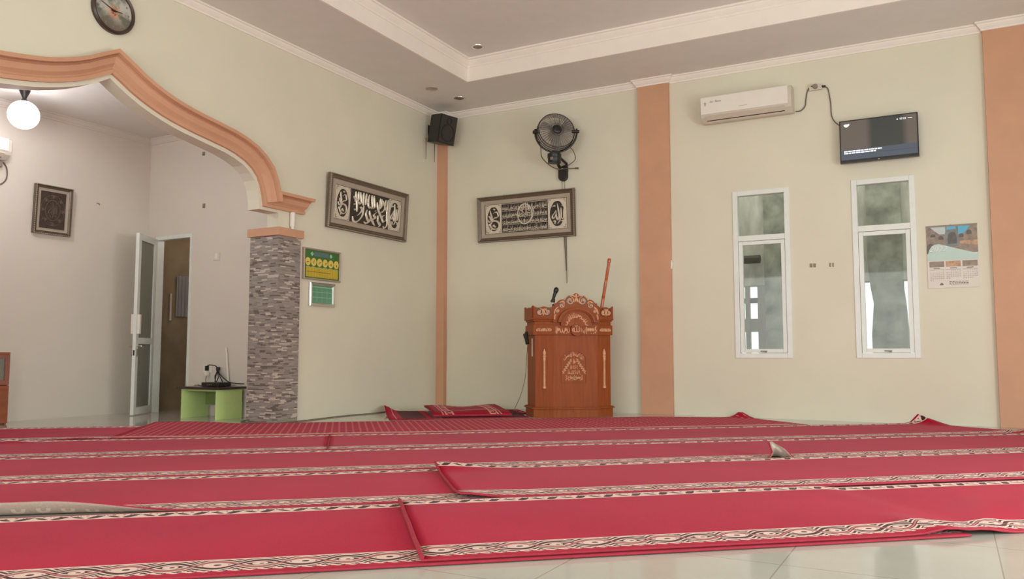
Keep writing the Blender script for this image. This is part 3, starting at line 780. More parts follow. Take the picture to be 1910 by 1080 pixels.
# mats of the prayer leader
carpet('striped_mat', 'red prayer mat with brown striped panels under the ornate rug, one corner raised', 'stripe', -.76, lambda s: .735 + .125 * sst((s - .46) / .12), 2.12, 1.18, 0.0, group=None, cat='prayer mat',
       svals=[.1 * i for i in range(12)] + [1.18], zf=lambda u, v: .075 * bumpf((u + .76) / .09) * sst((1.55 - v) / .55), backm='redfold')
c = carpet('ornate_rug', 'rumpled red prayer rug with pale ornament lying on the striped mat', 'ornate', -.30, .55, 2.10, 1.02, .012, group=None, cat='prayer rug', uoff=.30,
       svals=[.085 * i for i in range(13)], du=.045, th=.02, backm='redfold',
       zf=lambda u, v: .012 + .026 * sst((2.10 - v) / .2) + .012 * math.sin(u * 9 + v * 3) * sst((2.0 - v) / .3))

# ------------------------------------------------------------------ pulpit
PO = Vector((2.352, -.842))
def TP(a, b, z): return (PO.x + UC.x * a + VC.x * b, PO.y + UC.y * a + VC.y * b, z)   # a along the front, b towards the hall
pul = thing('pulpit', 'carved varnished teak pulpit on the floor by the orange pilaster', 'pulpit', (PO.x, PO.y, 0))
CW, HW, CB, BK = .245, .432, -.098, -.47
def foot(e=0.0, bk=None): return [(-CW - e * .25, e), (CW + e * .25, e), (HW + e, CB + e * .3), (HW + e, (bk or BK)), (-HW - e, (bk or BK)), (-HW - e, CB + e * .3)]
def TPp(a, b, z): return TP(a, b, z)
mb = MB(TP); mb.prism(foot(.022), .0, .092); obj('plinth', mb, 'wood', pul, bevel=.004)
mb = MB(TP); mb.prism(foot(.042), .092, .104); mb.prism(foot(.028), .104, .114); obj('plinth_moulding', mb, 'wood', pul, bevel=.003)
mb = MB(TP); mb.prism(foot(0), .112, .90); obj('body', mb, 'wood', pul, bevel=.003)
mb = MB(TP); mb.prism(foot(.024), .895, 1.005); obj('frieze', mb, 'wood', pul, bevel=.004)
mb = MB(TP); mb.prism(foot(.006), 1.005, 1.045); mb.prism(foot(.02), 1.045, 1.062); mb.prism(foot(.036), 1.062, 1.082); obj('cornice', mb, 'wood', pul, bevel=.004)
# front faces as flat frames: centre, chamfers and sides -> local (a, z, out)
def face(p, q, e):          # p,q plan points, e push-out
    P, Q = Vector(p), Vector(q); d = (Q - P); L = d.length; d.normalize(); nrm = Vector((-d.y, d.x)) * 1
    if nrm.dot(Vector((0, 1))) < 0 and abs(nrm.y) > .05: nrm = -nrm
    mid = (P + Q) / 2
    return (lambda x, y, z: TP(mid.x + d.x * x + nrm.x * (z + e), mid.y + d.y * x + nrm.y * (z + e), y)), L
FC, LC = face((-CW, 0), (CW, 0), 0)
FLc, LL = face((-HW, CB), (-CW, 0), 0); FRc, LR = face((CW, 0), (HW, CB), 0)
def side_face(): 
    return (lambda x, y, z: TP(-HW - z, (CB + BK) / 2 + x, y)), CB - BK
FS, LS = side_face()
# crest boards
def crest_side(T, L, e):
    mb = MB(T); h0, h1 = 1.078, 1.205; n = 14
    top = []
    for i in range(n + 1):
        t = i / n; x = -L / 2 - .012 + (L + .024) * t
        top.append((x, h1 - .012 * (1 - math.cos(t * 4 * PI)) * .5 + (.012 if i in (0, n) else 0)))
    mb.prism([(-L / 2 - .012, h0), (L / 2 + .012, h0)] + list(reversed(top)), e - .018, e + .006)
    return mb
def carve(mb, T, pts_list, w, z0, h=.006):
    for p in pts_list: mb.ribbon(p, w, z0, h, wmin=.6)
def double_scroll(cx, cz, r):
    out = []
    for sg in (-1, 1):
        out += [scroll(cx + sg * r * 1.05, cz, r, PI / 2 if sg > 0 else PI / 2, 1.25, sg),
                [(cx + sg * r * .2, cz + r * .9), (cx + sg * r * .9, cz + r * .35), (cx + sg * r * 1.0, cz - r * .3)],
                [(cx + sg * r * .7, cz - r * .85), (cx + sg * r * 1.2, cz - r * .2), (cx + sg * r * 1.5, cz + r * .3)]]
    out.append([(cx, cz - r), (cx, cz), (cx, cz + r * .9)])
    return out
for T, L, lab in ((FLc, LL, 1), (FRc, LR, 1)):
    c = obj('crest_board', crest_side(T, L, .03), 'wood', pul, bevel=.003)
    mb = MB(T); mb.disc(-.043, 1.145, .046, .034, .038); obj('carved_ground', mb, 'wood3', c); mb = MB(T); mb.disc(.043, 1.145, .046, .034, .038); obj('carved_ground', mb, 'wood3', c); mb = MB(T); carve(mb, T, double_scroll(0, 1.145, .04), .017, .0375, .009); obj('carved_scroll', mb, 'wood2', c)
mb = crest_side(FS, LS - .02, .03); c = obj('crest_board', mb, 'wood', pul, bevel=.003)
# centre crest with its arch
mb = MB(FC); pts = []
def crest_out(x):
    t = abs(x) / .262
    return 1.352 - .125 * t ** 1.35 - .02 * (1 - abs(math.cos(t * 9))) * (1 if t < .9 else 0) - (.03 if t > .92 else 0)
xs_ = [(-.262 + .524 * i / 60) for i in range(61)]
pts = [(x, crest_out(x)) for x in xs_]
ri, zc = .205, 1.03
inner = [(ri * math.cos(PI * i / 24), zc + .155 * math.sin(PI * i / 24)) for i in range(25)]    # right to left
poly = [(-.262, 1.03)] + pts + [(.262, 1.03)] + inner
mb.prism(poly, .006, .034)
cc = obj('crest_board', mb, 'wood', pul)
mb = MB(FC)
for sg in (-1, 1):
    for (x, z, r) in ((.072, 1.268, .05), (.165, 1.215, .034), (.215, 1.155, .022)):
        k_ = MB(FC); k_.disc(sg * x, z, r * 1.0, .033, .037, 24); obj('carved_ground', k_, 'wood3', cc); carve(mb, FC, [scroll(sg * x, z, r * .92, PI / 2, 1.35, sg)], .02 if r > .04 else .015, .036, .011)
        carve(mb, FC, [[(sg * (x - r * .5), z - r * .5), (sg * x, z + r * .1), (sg * (x + r * .5), z - r * .2)]], .014, .036, .010)
    carve(mb, FC, [[(sg * .01, 1.31), (sg * .04, 1.325), (sg * .075, 1.318)], [(sg * .09, 1.322), (sg * .12, 1.30), (sg * .135, 1.27)], [(sg * .2, 1.2), (sg * .235, 1.17), (sg * .25, 1.12)], [(sg * .236, 1.12), (sg * .244, 1.09), (sg * .246, 1.06)],
                   [(sg * .13, 1.235), (sg * .15, 1.26), (sg * .19, 1.245)]], .02, .034, .010)
carve(mb, FC, [[(-.02, 1.25), (0, 1.3), (.02, 1.25)], [(0, 1.26), (0, 1.325), (0, 1.345)]], .024, .034, .011)
obj('carved_scroll', mb, 'wood2', cc)
# stepped arch over the text
mb = MB(FC)
def arc(r, s, n=24): return [(r * math.cos(PI * i / n), zc + s * math.sin(PI * i / n)) for i in range(n + 1)]
def arch_band(r0, s0, r1, s1, z0, z1): mb.prism(arc(r1, s1) + list(reversed(arc(r0, s0))), z0, z1)
arch_band(.185, .138, .212, .162, .03, .072); arch_band(.172, .126, .186, .139, .03, .058)
obj('arch_moulding', mb, 'wood', cc, bevel=.003)
mb = MB(FC); mb.prism(arc(.174, .128) + [(-.174, .99), (.174, .99)], .0, .043); obj('tympanum', mb, 'wood', cc)
# carved writing: strokes in the manner of the pulpit's lettering
def squiggles(mb, x0, x1, z, hgt, n, z0, w=.009, seed=1, bendf=None):
    rnd = random.Random(seed); st = (x1 - x0) / n
    for i in range(n):
        x = x0 + st * (i + .5); k = rnd.randint(0, 4)
        if k == 0: p = [(0, .5), (.02, .1), (0, -.45)]
        elif k == 1: p = [(.5, .2), (.2, -.35), (-.3, -.3), (-.45, .15)]
        elif k == 2: p = [(.45, .4), (.1, .45), (-.1, .1), (.25, -.1), (-.1, -.45), (-.5, -.3)]
        elif k == 3: p = [(.4, -.2), (.1, .2), (-.1, -.2), (-.35, .25), (-.5, -.2)]
        else: p = [(.3, .5), (.25, -.3), (-.05, -.35), (-.1, .5), (-.15, -.3), (-.5, -.25)]
        q = [(x + a * st * 1.15, z + b * hgt) for a, b in p]
        if bendf: q = [bendf(*t) for t in q]
        mb.ribbon(q, w, z0, .006, wmin=.5)
        if rnd.random() < .55:
            d = (x + rnd.uniform(-.3, .3) * st, z + rnd.choice((-.55, .55)) * hgt)
            q = [d, (d[0] + .009, d[1] + .004)]
            if bendf: q = [bendf(*t) for t in q]
            mb.ribbon(q, w, z0, .006, smooth=False, taper=False, wmin=.8)
mb = MB(FC)
bend = lambda x, z: ((.125 + z) * math.sin(x / .135), .985 + (.118 + z * .9) * math.cos(x / .135))
squiggles(mb, -.195, .195, 0, .05, 9, .043, .015, 3, bend)
squiggles(mb, -.235, -.075, .95, .075, 6, .025, .014, 5); squiggles(mb, .075, .235, .95, .075, 6, .025, .014, 8)
obj('carved_script', mb, 'wood2', cc)
mb = MB(FC); mb.ring(0, .95, .064, .055, .02, .056, 32); mb.disc(0, .95, .056, .02, .047, 32); md = obj('medallion', mb, 'wood', pul)
mb = MB(FC); text_mb(mb, '\uFDF2', .095, 0, .953, .0475, .004); mb.ribbon([(-.03, .918), (-.02, .923)], .008, .048, smooth=False); obj('carved_script', mb, 'wood2', md)
for T, L, sd in ((FLc, LL, 11), (FRc, LR, 12)):
    mb = MB(T)
    for x in (-.052, 0, .052): carve(mb, T, double_scroll(x, .95, .02), .0105, .025, .007)
    mb.ring(0, .95, .014, .008, .025, .03, 16)
    obj('carved_scroll', mb, 'wood2', pul)
# recessed text panel on the body
mb = MB(FC)
px0, px1, pz0, pz1 = -.165, .125, .375, .74
top = [(px1 - .01 - (px1 - px0 - .02) * i / 12, .66 + .07 * math.sin(PI * i / 12) ** .8) for i in range(13)]
outl = [(px0, pz0), (px1, pz0), (px1, .655)] + top + [(px0, .655)]
n = len(outl); inn = [(x * .93 + (px0 + px1) / 2 * .07, z * .965 + .53 * .035) for x, z in outl]
V = [(x, z, .001) for x, z in outl] + [(x, z, .006) for x, z in outl] + [(x, z, .006) for x, z in inn] + [(x, z, .001) for x, z in inn]
Fc = [(k * n + i, k * n + (i + 1) % n, (k + 1) * n + (i + 1) % n, (k + 1) * n + i) for k in range(3) for i in range(n)]
mb.add(V, Fc); pan = obj('text_panel_frame', mb, 'wood', pul)
mb = MB(FC); cxp = -.02
squiggles(mb, cxp - .115, cxp + .115, .655, .05, 10, .001, .0105, 21, lambda x, z: (x, z + .042 - abs(x - cxp) * .55))
for sg in (-1, 1):
    for i in range(6):
        t = i / 5; x, z = cxp + sg * (.035 + .085 * t), .615 - .125 * t
        carve(mb, FC, [[(x - .014 * sg, z + .018), (x + .012 * sg, z + .006), (x - .008 * sg, z - .008), (x + .016 * sg, z - .018)]], .014, .001, .008)
squiggles(mb, cxp - .012, cxp + .018, .60, .05, 2, .001, .010, 33)
squiggles(mb, cxp - .045, cxp + .045, .545, .04, 4, .001, .010, 34)
squiggles(mb, cxp - .075, cxp + .072, .488, .042, 6, .001, .010, 35)
squiggles(mb, cxp - .10, cxp + .098, .425, .046, 9, .001, .0105, 36)
obj('carved_script', mb, 'wood2', pan)
# turned half columns on the chamfers
for T in (FLc, FRc):
    mb = MB(T)
    prof = [(.004, .742), (.006, .735), (.016, .712), (.019, .69), (.013, .672), (.02, .664), (.02, .656), (.015, .65), (.016, .62), (.012, .614), (.0125, .35), (.012, .338), (.018, .334), (.018, .312), (.003, .311)]
    mb.lathe(prof, (0, 0, .006), 'y', 14); obj('turned_column', mb, 'wood2', pul, smooth=True)
mb = MB(FS); mb.box((.06, .66, 0), (.085, .86, .012)); obj('side_strip', mb, 'plastic2', pul, bevel=.003)
# things at the pulpit
mx, mz0 = fl(1018, 575, 1.06)[0], 1.05
mp = Vector(TP(-.20, -.2, 0))
mic = thing('microphone', 'black handheld microphone in its clip on a short chrome stand at the pulpit', 'microphone', (mp.x, mp.y, 1.06))
mb = MB(); mb.lathe([(.055, 1.0835), (.055, 1.09), (.012, 1.098)], (mp.x, mp.y, 0), 'z'); obj('stand_base', mb, 'black', mic, smooth=True)
mb = MB(); mb.lathe([(.007, 1.095), (.007, 1.272)], (mp.x, mp.y, 0), 'z', 12); st = obj('stand_rod', mb, 'chrome', mic, smooth=True)
mb = MB(); mb.lathe([(.0105, 1.21), (.0105, 1.245)], (mp.x, mp.y, 0), 'z', 12); obj('collar', mb, 'black', st, smooth=True)
ex = Vector((UC.x, UC.y, 0))
def mpt(a, z): return tuple(Vector((mp.x, mp.y, z)) + ex * a)
mb = MB(); mb.tube([mpt(-.02, 1.265), mpt(.002, 1.30), mpt(.018, 1.35), mpt(.028, 1.375)], [.014, .0155, .019, .021], 12); obj('handle', mb, 'black', mic, smooth=True)
mb = MB(); mb.tube([mpt(.0, 1.262), mpt(.004, 1.30)], .02, 12); obj('clip', mb, 'dark', mic, smooth=True)
mb = MB(); mb.tube([mpt(.026, 1.37), mpt(.031, 1.385), mpt(.038, 1.405), mpt(.043, 1.42), mpt(.047, 1.43)], [.021, .027, .029, .024, .012], 14); obj('grille', mb, 'black', mic, smooth=True)
s0 = Vector(TP(.335, -.16, 1.092)); tp = on(1137, 482, 1, s0.y + .02)
mb = MB(); a, b = s0, Vector(tp); d = b - a
mb.tube([tuple(a + d * t) for t in (0, .3, .36, .365, .37, .6, .66, .665, .67, .93, .935, .96, .985, 1.0)], [.019, .0185, .0185, .0205, .0185, .018, .018, .0198, .018, .0175, .021, .0215, .021, .012], 14)
solo('wooden_staff', mb, 'stick', 'reddish wooden staff leaning upright out of the pulpit', 'staff', loc=tuple(a), smooth=True)
# cable and dark clip hanging at the pulpit's side
q = Vector(TP(-.475, -.20, .9))
hk = thing('hand_microphone', 'small dark microphone hanging at the shaded side of the pulpit with a thin cable', 'microphone', (q.x, q.y, .82))
def qt(a, b, z): return TP(-.492 + a, -.20 + b, z)
mb = MB(qt); mb.tube([(-.012, .04, .80), (-.016, .0, .87), (-.01, -.02, .93)], [.022, .024, .017], 10); obj('body', mb, 'dark', hk, smooth=True)
mb = MB(qt); mb.tube([(-.02, -.06, .90), (-.02, -.02, .87)], .02, 10); obj('grille', mb, 'black', hk, smooth=True)
mb = MB(qt); mb.tube(catmull([(-.012, .05, .80), (-.02, .04, .66), (-.03, .02, .45), (-.07, -.02, .25), (-.12, -.09, .1), (-.14, -.14, .03), (-.13, -.2, .03)], 6), .0035, 6); obj('cable', mb, 'cord', hk)

# ------------------------------------------------------------------ framed calligraphy
def hom(px, wall, out): return [wall(x, y, out) for x, y in px]
def picture(name, label, T, x0, x1, y0, y1, fw, mw, tilt=.03, pm='panel', d=.045):
    """frame, passepartout and ground in wall-local (along, up, out); returns the thing and the inner panel rectangle"""
    base = T((x0 + x1) / 2, y0, .005)
    t = thing(name, label, 'framed calligraphy' if fw > .04 else 'frame', base)
    TT = lambda x, y, z: T(x, y, z + .006 + tilt * (y - y0) / (y1 - y0))
    t['_'] = 0; del t['_']
    path = [(x0, y0), (x0, y1), (x1, y1), (x1, y0)]
    mb = MB(TT)
    mb.sweep(path, [(0, 0), (0, d * .7), (fw * .12, d), (fw * .25, d * .9), (fw * .32, d), (fw * .55, d * .72), (fw * .8, d * .62), (fw * .86, d * .72), (fw, d * .62), (fw, 0)], closed=True)
    fr = obj('outer_frame', mb, 'frame', t)
    mb = MB(TT); n = int((x1 - x0) / .022)     # beaded rims
    for i in range(n):
        x = x0 + (x1 - x0) * (i + .5) / n
        for y in (y0 + fw * .12, y1 - fw * .12): mb.box((x - .007, y - .004, d - .002), (x + .007, y + .004, d + .004))
    n = int((y1 - y0) / .022)
    for i in range(n):
        y = y0 + (y1 - y0) * (i + .5) / n
        for x in (x0 + fw * .12, x1 - fw * .12): mb.box((x - .004, y - .007, d - .002), (x + .004, y + .007, d + .004))
    obj('beading', mb, 'matb', fr)
    a0, a1, b0, b1 = x0 + fw, x1 - fw, y0 + fw, y1 - fw
    mb = MB(TT); mb.sweep([(a0, b0), (a0, b1), (a1, b1), (a1, b0)], [(0, .004), (0, d * .5), (mw * .8, d * .38), (mw * .85, d * .46), (mw, d * .46), (mw, .004)], closed=True); obj('passepartout', mb, 'matb', t)
    a0, a1, b0, b1 = a0 + mw - .004, a1 - mw + .004, b0 + mw - .004, b1 - mw + .004
    mb = MB(TT); mb.box((a0, b0, .004), (a1, b1, d * .28)); obj('ground', mb, pm, t)
    return t, TT, (a0, a1, b0, b1), d * .28
def oval_panel(mb, x0, x1, y0, y1, z, h=.006):
    """raised square surround with an oval opening and corner notches"""
    cx, cy, rx, ry = (x0 + x1) / 2, (y0 + y1) / 2, (x1 - x0) * .40, (y1 - y0) * .42
    n = 32; V, Fc = [], []
    for i in range(n):
        a = 2 * PI * i / n; c, s = math.cos(a), math.sin(a)
        k = 1 / max(abs(c), abs(s)); qx, qy = cx + c * k * (x1 - x0) / 2, cy + s * k * (y1 - y0) / 2
        r = .94 + .06 * math.cos(4 * a); ex, ey = cx + rx * r * (abs(c) ** .7) * (1 if c >= 0 else -1), cy + ry * r * (abs(s) ** .8) * (1 if s >= 0 else -1)
        V += [(qx, qy, z), (qx, qy, z + h), (ex, ey, z + h), (ex, ey, z)]
    for i in range(n):
        j = (i + 1) % n
        for k in range(4): Fc.append((4 * i + k, 4 * j + k, 4 * j + (k + 1) % 4, 4 * i + (k + 1) % 4))
    mb.add(V, Fc)
# right-hand picture on the back wall -------------------------------------------------
ZB = lambda x, y: (885 + x / 9, 340 + y / 9)
fb = [pB(890.5, 369.5, .05), pB(1071, 350.5, .05), pB(1072.5, 440, .05), pB(891, 453, .05)]
bx0, bx1 = (fb[0][0] + fb[3][0]) / 2, (fb[1][0] + fb[2][0]) / 2; by0, by1 = (fb[2][1] + fb[3][1]) / 2, (fb[0][1] + fb[1][1]) / 2
pic, TT, (a0, a1, b0, b1), dz = picture('framed_calligraphy', 'bronze framed silver calligraphy with four text lines and a round emblem, under the fan', TB, bx0, bx1, by0, by1, .056, .05)
def mapB(x, y):                     # tracing of the relief: bilinear from the four panel corners
    TLc, TRc, BRc, BLc = (190, 395), (1545, 255), (1552, 770), (205, 872)
    u = (x - 198) / (1548 - 198)
    yt = TLc[1] + (TRc[1] - TLc[1]) * u; yb = BLc[1] + (BRc[1] - BLc[1]) * u
    return a0 + (a1 - a0) * u, b1 - (b1 - b0) * (y - yt) / (yb - yt)
def strokes(mb, mp_, L, w, z0, h=.008):
    for p in L: mb.ribbon([mp_(*q) for q in p], w, z0, h)
MUH = [[(292, 478), (300, 530), (318, 590), (312, 640), (285, 665), (258, 655), (245, 625)], [(262, 575), (285, 590), (300, 640)],
       [(342, 532), (372, 508), (405, 510), (420, 535), (425, 575), (395, 592), (362, 600), (345, 615), (325, 650), (312, 700)],
       [(322, 640), (365, 640), (410, 655), (436, 692), (432, 740), (400, 772), (350, 782), (308, 762), (290, 720), (305, 680), (340, 655), (385, 652), (410, 672)],
       [(330, 745), (345, 715), (360, 735), (385, 745)], [(340, 470), (358, 462), (376, 474)], [(262, 712), (272, 700), (270, 730)], [(300, 790), (320, 800)]]
ALL = [[(1392, 362), (1402, 430), (1412, 510), (1416, 580), (1408, 622), (1385, 615), (1372, 560), (1372, 480)], [(1372, 470), (1345, 520), (1318, 555), (1310, 590), (1328, 606), (1350, 585), (1362, 540)],
       [(1450, 430), (1450, 520), (1445, 590), (1428, 612)], [(1496, 420), (1492, 500), (1490, 570), (1478, 606), (1455, 600)], [(1440, 596), (1425, 640), (1405, 672), (1390, 692)],
       [(1318, 655), (1345, 648), (1352, 672), (1338, 692)], [(1440, 650), (1468, 642), (1482, 660), (1470, 684)], [(1318, 420), (1340, 400), (1362, 408)], [(1460, 402), (1476, 388), (1492, 400)], [(1345, 700), (1362, 688)]]
def name_panel(par, TT, xa, xb, ya, yb, z, L, f):
    mb = MB(TT); oval_panel(mb, xa, xb, ya, yb, z); sr = obj('name_panel', mb, 'silver', par, bevel=.0015, seg=1)
    for x, e in ((xa + .014, 1), (xb - .014, -1)):
        for y, g in ((ya + .014, 1), (yb - .014, -1)):
            mb = MB(TT); mb.ribbon([(x, y + g * .035), (x, y), (x + e * .03, y)], .009, z + .0055, .001, smooth=False, taper=False, wmin=1); obj('corner_notch', mb, 'panel', sr)
    mb = MB(TT); strokes(mb, f, L, .026, z + .001); obj('name_relief', mb, 'silver', sr)
def ub(t): return a0 + (a1 - a0) * t
name_panel(pic, TT, ub(.012), ub(.212), b0 + .008, b1 - .008, dz, MUH, mapB)
name_panel(pic, TT, ub(.775), ub(.99), b0 + .008, b1 - .008, dz, ALL, mapB)
KURSI = ['الله لا إله إلا هو الحي القيوم لا تأخذه سنة ولا نوم له ما في السماوات', 'وما في الأرض من ذا الذي يشفع عنده إلا بإذنه يعلم ما بين أيديهم', 'وما خلفهم ولا يحيطون بشيء من علمه إلا بما شاء وسع كرسيه', 'السماوات والأرض ولا يؤوده حفظهما وهو العلي العظيم']
mb = MB(TT); hh = (b1 - b0 - .03) / 4
for i, s in enumerate(KURSI):
    k = MB(); text_mb(k, arabic(s), hh * .86, 0, 0)
    xm = max(abs(v[0]) for v in k.v); sq = (ub(.765) - ub(.222)) / 2 / xm
    mb.add([((ub(.222) + ub(.765)) / 2 + v[0] * sq, b1 - .018 - hh * (i + .5) + v[1] * 1.12, dz + .003) for v in k.v], k.f)
for i in range(5):
    y = b1 - .013 - hh * i * .995; mb.box((ub(.218), y - .002, dz), (ub(.768), y + .002, dz + .003))
for i in range(4):        # stroke weight under the small letters
    y = b1 - .018 - hh * (i + .5) - .012
    squiggles(mb, ub(.225), ub(.762), y, hh * .42, 17, dz, .0075, 50 + i)
obj('text_lines', mb, 'silver', pic)
mb = MB(TT); xc, yc = mapB(870, 530); mb.ring(xc, yc, .112, .100, dz, dz + .007, 40, .95, 1.18)
strokes(mb, mapB, [[(985, 380), (1000, 440), (1010, 510), (990, 590), (950, 650), (890, 685)], [(885, 350), (892, 440), (890, 540)], [(850, 360), (852, 450), (830, 460), (828, 380)], [(800, 400), (790, 450), (755, 460)],
                   [(920, 350), (925, 450), (905, 460)], [(945, 400), (940, 470), (960, 470)], [(760, 480), (800, 470), (840, 500), (800, 540), (750, 560), (820, 570), (880, 540)], [(900, 500), (950, 510), (1000, 480), (1025, 490)], [(850, 640), (865, 610), (850, 660)]], .016, dz + .003)
obj('round_emblem', mb, 'silver', pic)
mb = MB(TT)
for xx, e in ((bx0 + .38, -1), (bx1 - .42, 1)): mb.tube([(xx, by1 - .01, -.02), (xx - .012, by1 + .02, -.028)], .004)
mb.tube([(bx0 + .38, by1 + .01, -.025), (bx1 - .42, by1 + .008, -.025)], .0015, 5); obj('hanging_wire', mb, 'grey', pic)

# picture on the arched wall ------------------------------------------------------------
fa = [pA(616, 322, .06), pA(761, 361.5, .06), pA(757.5, 449.3, .05), pA(611, 425, .05)]
ax0, ax1 = (fa[0][0] + fa[3][0]) / 2, (fa[1][0] + fa[2][0]) / 2; ay0, ay1 = (fa[2][1] + fa[3][1]) / 2, (fa[0][1] + fa[1][1]) / 2
pic, TT, (a0, a1, b0, b1), dz = picture('framed_calligraphy', 'bronze framed silver calligraphy of one large interlaced line, between loudspeaker and arch', TA, ax0, ax1, ay0, ay1, .056, .056, tilt=.035)
def mapA(x, y):
    xl, xr = 205 - (y - 250) * .045, 1052 - (y - 460) * .07
    # perspective along the wall: right side is farther away
    t = (x - xl) / (xr - xl); k = 1.14; u = t * k / (1 + t * (k - 1)) if t > 0 else t
    yt, yb = 252 + (462 - 252) * t, 700 + (868 - 700) * t
    return a0 + (a1 - a0) * u, b1 - (b1 - b0) * (y - yt) / (yb - yt)
def boxmap(x0_, x1_, cx, cy, s):
    def f(x, y): return (x0_ + x1_) / 2 + (x - cx) * s, (b0 + b1) / 2 - (y - cy) * s
    return f
s_ = (b1 - b0) / 500
xa, xb = a0 + .012, a0 + (a1 - a0) * .215
name_panel(pic, TT, xa, xb, b0 + .008, b1 - .008, dz, MUH, boxmap(xa, xb, 345, 630, s_))
xa, xb = a0 + (a1 - a0) * .80, a1 - .012
name_panel(pic, TT, xa, xb, b0 + .008, b1 - .008, dz, ALL, boxmap(xa, xb, 1402, 540, s_))
SHA = [[(842, 440), (838, 560), (835, 680), (825, 770), (785, 805), (770, 780)], [(812, 440), (800, 540), (770, 590), (740, 600)], [(770, 450), (800, 520), (828, 600), (815, 720)],
       [(735, 420), (735, 480), (715, 560), (700, 600)], [(690, 470), (705, 560), (735, 640), (765, 700)], [(755, 430), (752, 520), (720, 560)], [(700, 640), (705, 720), (725, 770), (700, 790)],
       [(650, 385), (656, 460), (660, 530), (640, 555)], [(622, 380), (628, 470), (630, 540), (610, 545)], [(590, 375), (580, 440), (580, 520), (600, 540), (615, 530)], [(555, 360), (548, 440), (545, 500)], [(570, 470), (545, 500), (560, 430)],
       [(520, 350), (518, 440), (512, 520)], [(480, 345), (490, 420), (492, 480), (470, 490), (452, 470)], [(458, 340), (460, 430), (445, 470)], [(425, 338), (432, 420), (440, 520), (436, 600)], [(400, 400), (425, 440), (410, 470)],
       [(520, 520), (515, 580), (500, 650), (460, 710), (420, 735), (395, 715), (388, 660)], [(470, 540), (500, 560), (480, 610), (440, 650)], [(560, 570), (548, 620), (560, 680), (575, 720), (545, 745), (515, 725)],
       [(590, 580), (600, 640), (625, 710), (655, 775)], [(680, 600), (645, 640), (670, 670), (640, 690), (610, 700), (590, 690)], [(610, 690), (580, 730), (550, 745)], [(690, 690), (710, 730), (735, 760)], [(790, 640), (760, 660), (770, 720), (800, 710)],
       [(405, 575), (425, 570)], [(400, 510), (418, 498)], [(530, 420), (540, 410)], [(660, 590), (672, 580)]]
mb = MB(TT); strokes(mb, mapA, SHA, .04, dz + .001, .009); obj('large_script', mb, 'silver', pic)
mb = MB(TT)
for xx in (ax0 + .46, ax1 - .46): mb.tube([(xx, ay1 - .01, -.025), (xx + .02, ay1 + .03, -.036)], .004)
mb.tube([(ax0 + .46, ay1 + .02, -.034), (ax1 - .46, ay1 + .02, -.034)], .0015, 5); obj('hanging_wire', mb, 'grey', pic)

# small dark relief in the side room -----------------------------------------------------
fs = [pS(67, 343, .03), pS(136, 353.5, .03), pS(128.5, 442.5, .03), pS(58, 433, .03)]
sx0, sx1 = (fs[0][0] + fs[3][0]) / 2, (fs[1][0] + fs[2][0]) / 2; sy0, sy1 = (fs[2][1] + fs[3][1]) / 2, (fs[0][1] + fs[1][1]) / 2
pic, TT, (a0, a1, b0, b1), dz = picture('framed_relief', 'small upright framed dark bronze relief in the side room', TS, sx0, sx1, sy0, sy1, .035, .03, pm='panel2', tilt=.02)
pic['category'] = 'framed relief'
mb = MB(TT); xc, yc = (a0 + a1) / 2, (b0 + b1) / 2; ww = (a1 - a0)
mb.ring(xc, yc, ww * .29, ww * .27, dz, dz + .006, 36, 1, 1.35); mb.ring(xc, yc, ww * .46, ww * .445, dz, dz + .004, 36, 1, 1.25)
for i in range(8):
    a = PI / 8 * 2 * i + PI / 2; x, y = xc + ww * .385 * math.cos(a), yc + ww * .5 * math.sin(a)
    mb.ring(x, y, ww * .075, ww * .055, dz, dz + .006, 16, 1.1, .8); mb.disc(x, y, ww * .04, dz, dz + .009, 12)
obj('ornament', mb, 'relief2', pic)
mb = MB(TT); s3 = ww * .5 / 300
strokes(mb, lambda x, y: (xc + (x - 1402) * s3, yc - (y - 540) * s3 * 1.1), ALL, .016, dz + .001, .006); obj('script', mb, 'relief2', pic)

# ------------------------------------------------------------------ things on the arched wall and in the side room
# wall clock above the arch
cy_, cz_ = -4.866, 3.505; r = .192
clk = thing('wall_clock', 'round dark rimmed wall clock with a flower dial above the arch', 'clock', (0, cy_, cz_))
TC = lambda x, y, z: (z, cy_ + x, cz_ + y)
def lathe_out(T, prof, n=40):      # profile (radius, out) turned round the local z axis
    mb = MB(T); V, Fc = [], []
    for rr, h in prof:
        for k in range(n): t = 2 * PI * k / n; V.append((rr * math.cos(t), rr * math.sin(t), h))
    for i in range(len(prof) - 1):
        for k in range(n): Fc.append((i * n + k, i * n + (k + 1) % n, (i + 1) * n + (k + 1) % n, (i + 1) * n + k))
    mb.add(V, Fc); return mb
obj('rim', lathe_out(TC, [(r - .03, .004), (r, .004), (r, .03), (r - .012, .042), (r - .026, .034), (r - .03, .022)]), 'wood3' if False else mat('dark_brown_rim', (66, 50, 44), .35, var=.2), clk, smooth=True)
mb = MB(TC); mb.disc(0, 0, r - .024, .004, .02, 48); obj('dial', mb, 'dial', clk)
def hand(name, ang, L, w):
    mb = MB(TC); c, s = math.sin(ang), math.cos(ang)
    mb.prism([(-c * .02 - s * w, -s * .02 + c * w), (-c * .02 + s * w, -s * .02 - c * w), (c * L + s * w * .3, s * L - c * w * .3), (c * L - s * w * .3, s * L + c * w * .3)], .023, .026); obj(name, mb, 'ink', clk)
hand('minute_hand', R(-70), .125, .005); hand('hour_hand', R(86), .075, .006)
mb = MB(TC); mb.disc(0, 0, .009, .022, .029, 16); obj('pivot', mb, 'ink', clk)
for i in range(12):
    a = i * PI / 6; mb = MB(TC); mb.box((math.sin(a) * .135 - .006, math.cos(a) * .135 - .008, .02), (math.sin(a) * .135 + .006, math.cos(a) * .135 + .008, .0215)); obj('hour_mark', mb, 'greyink', clk)

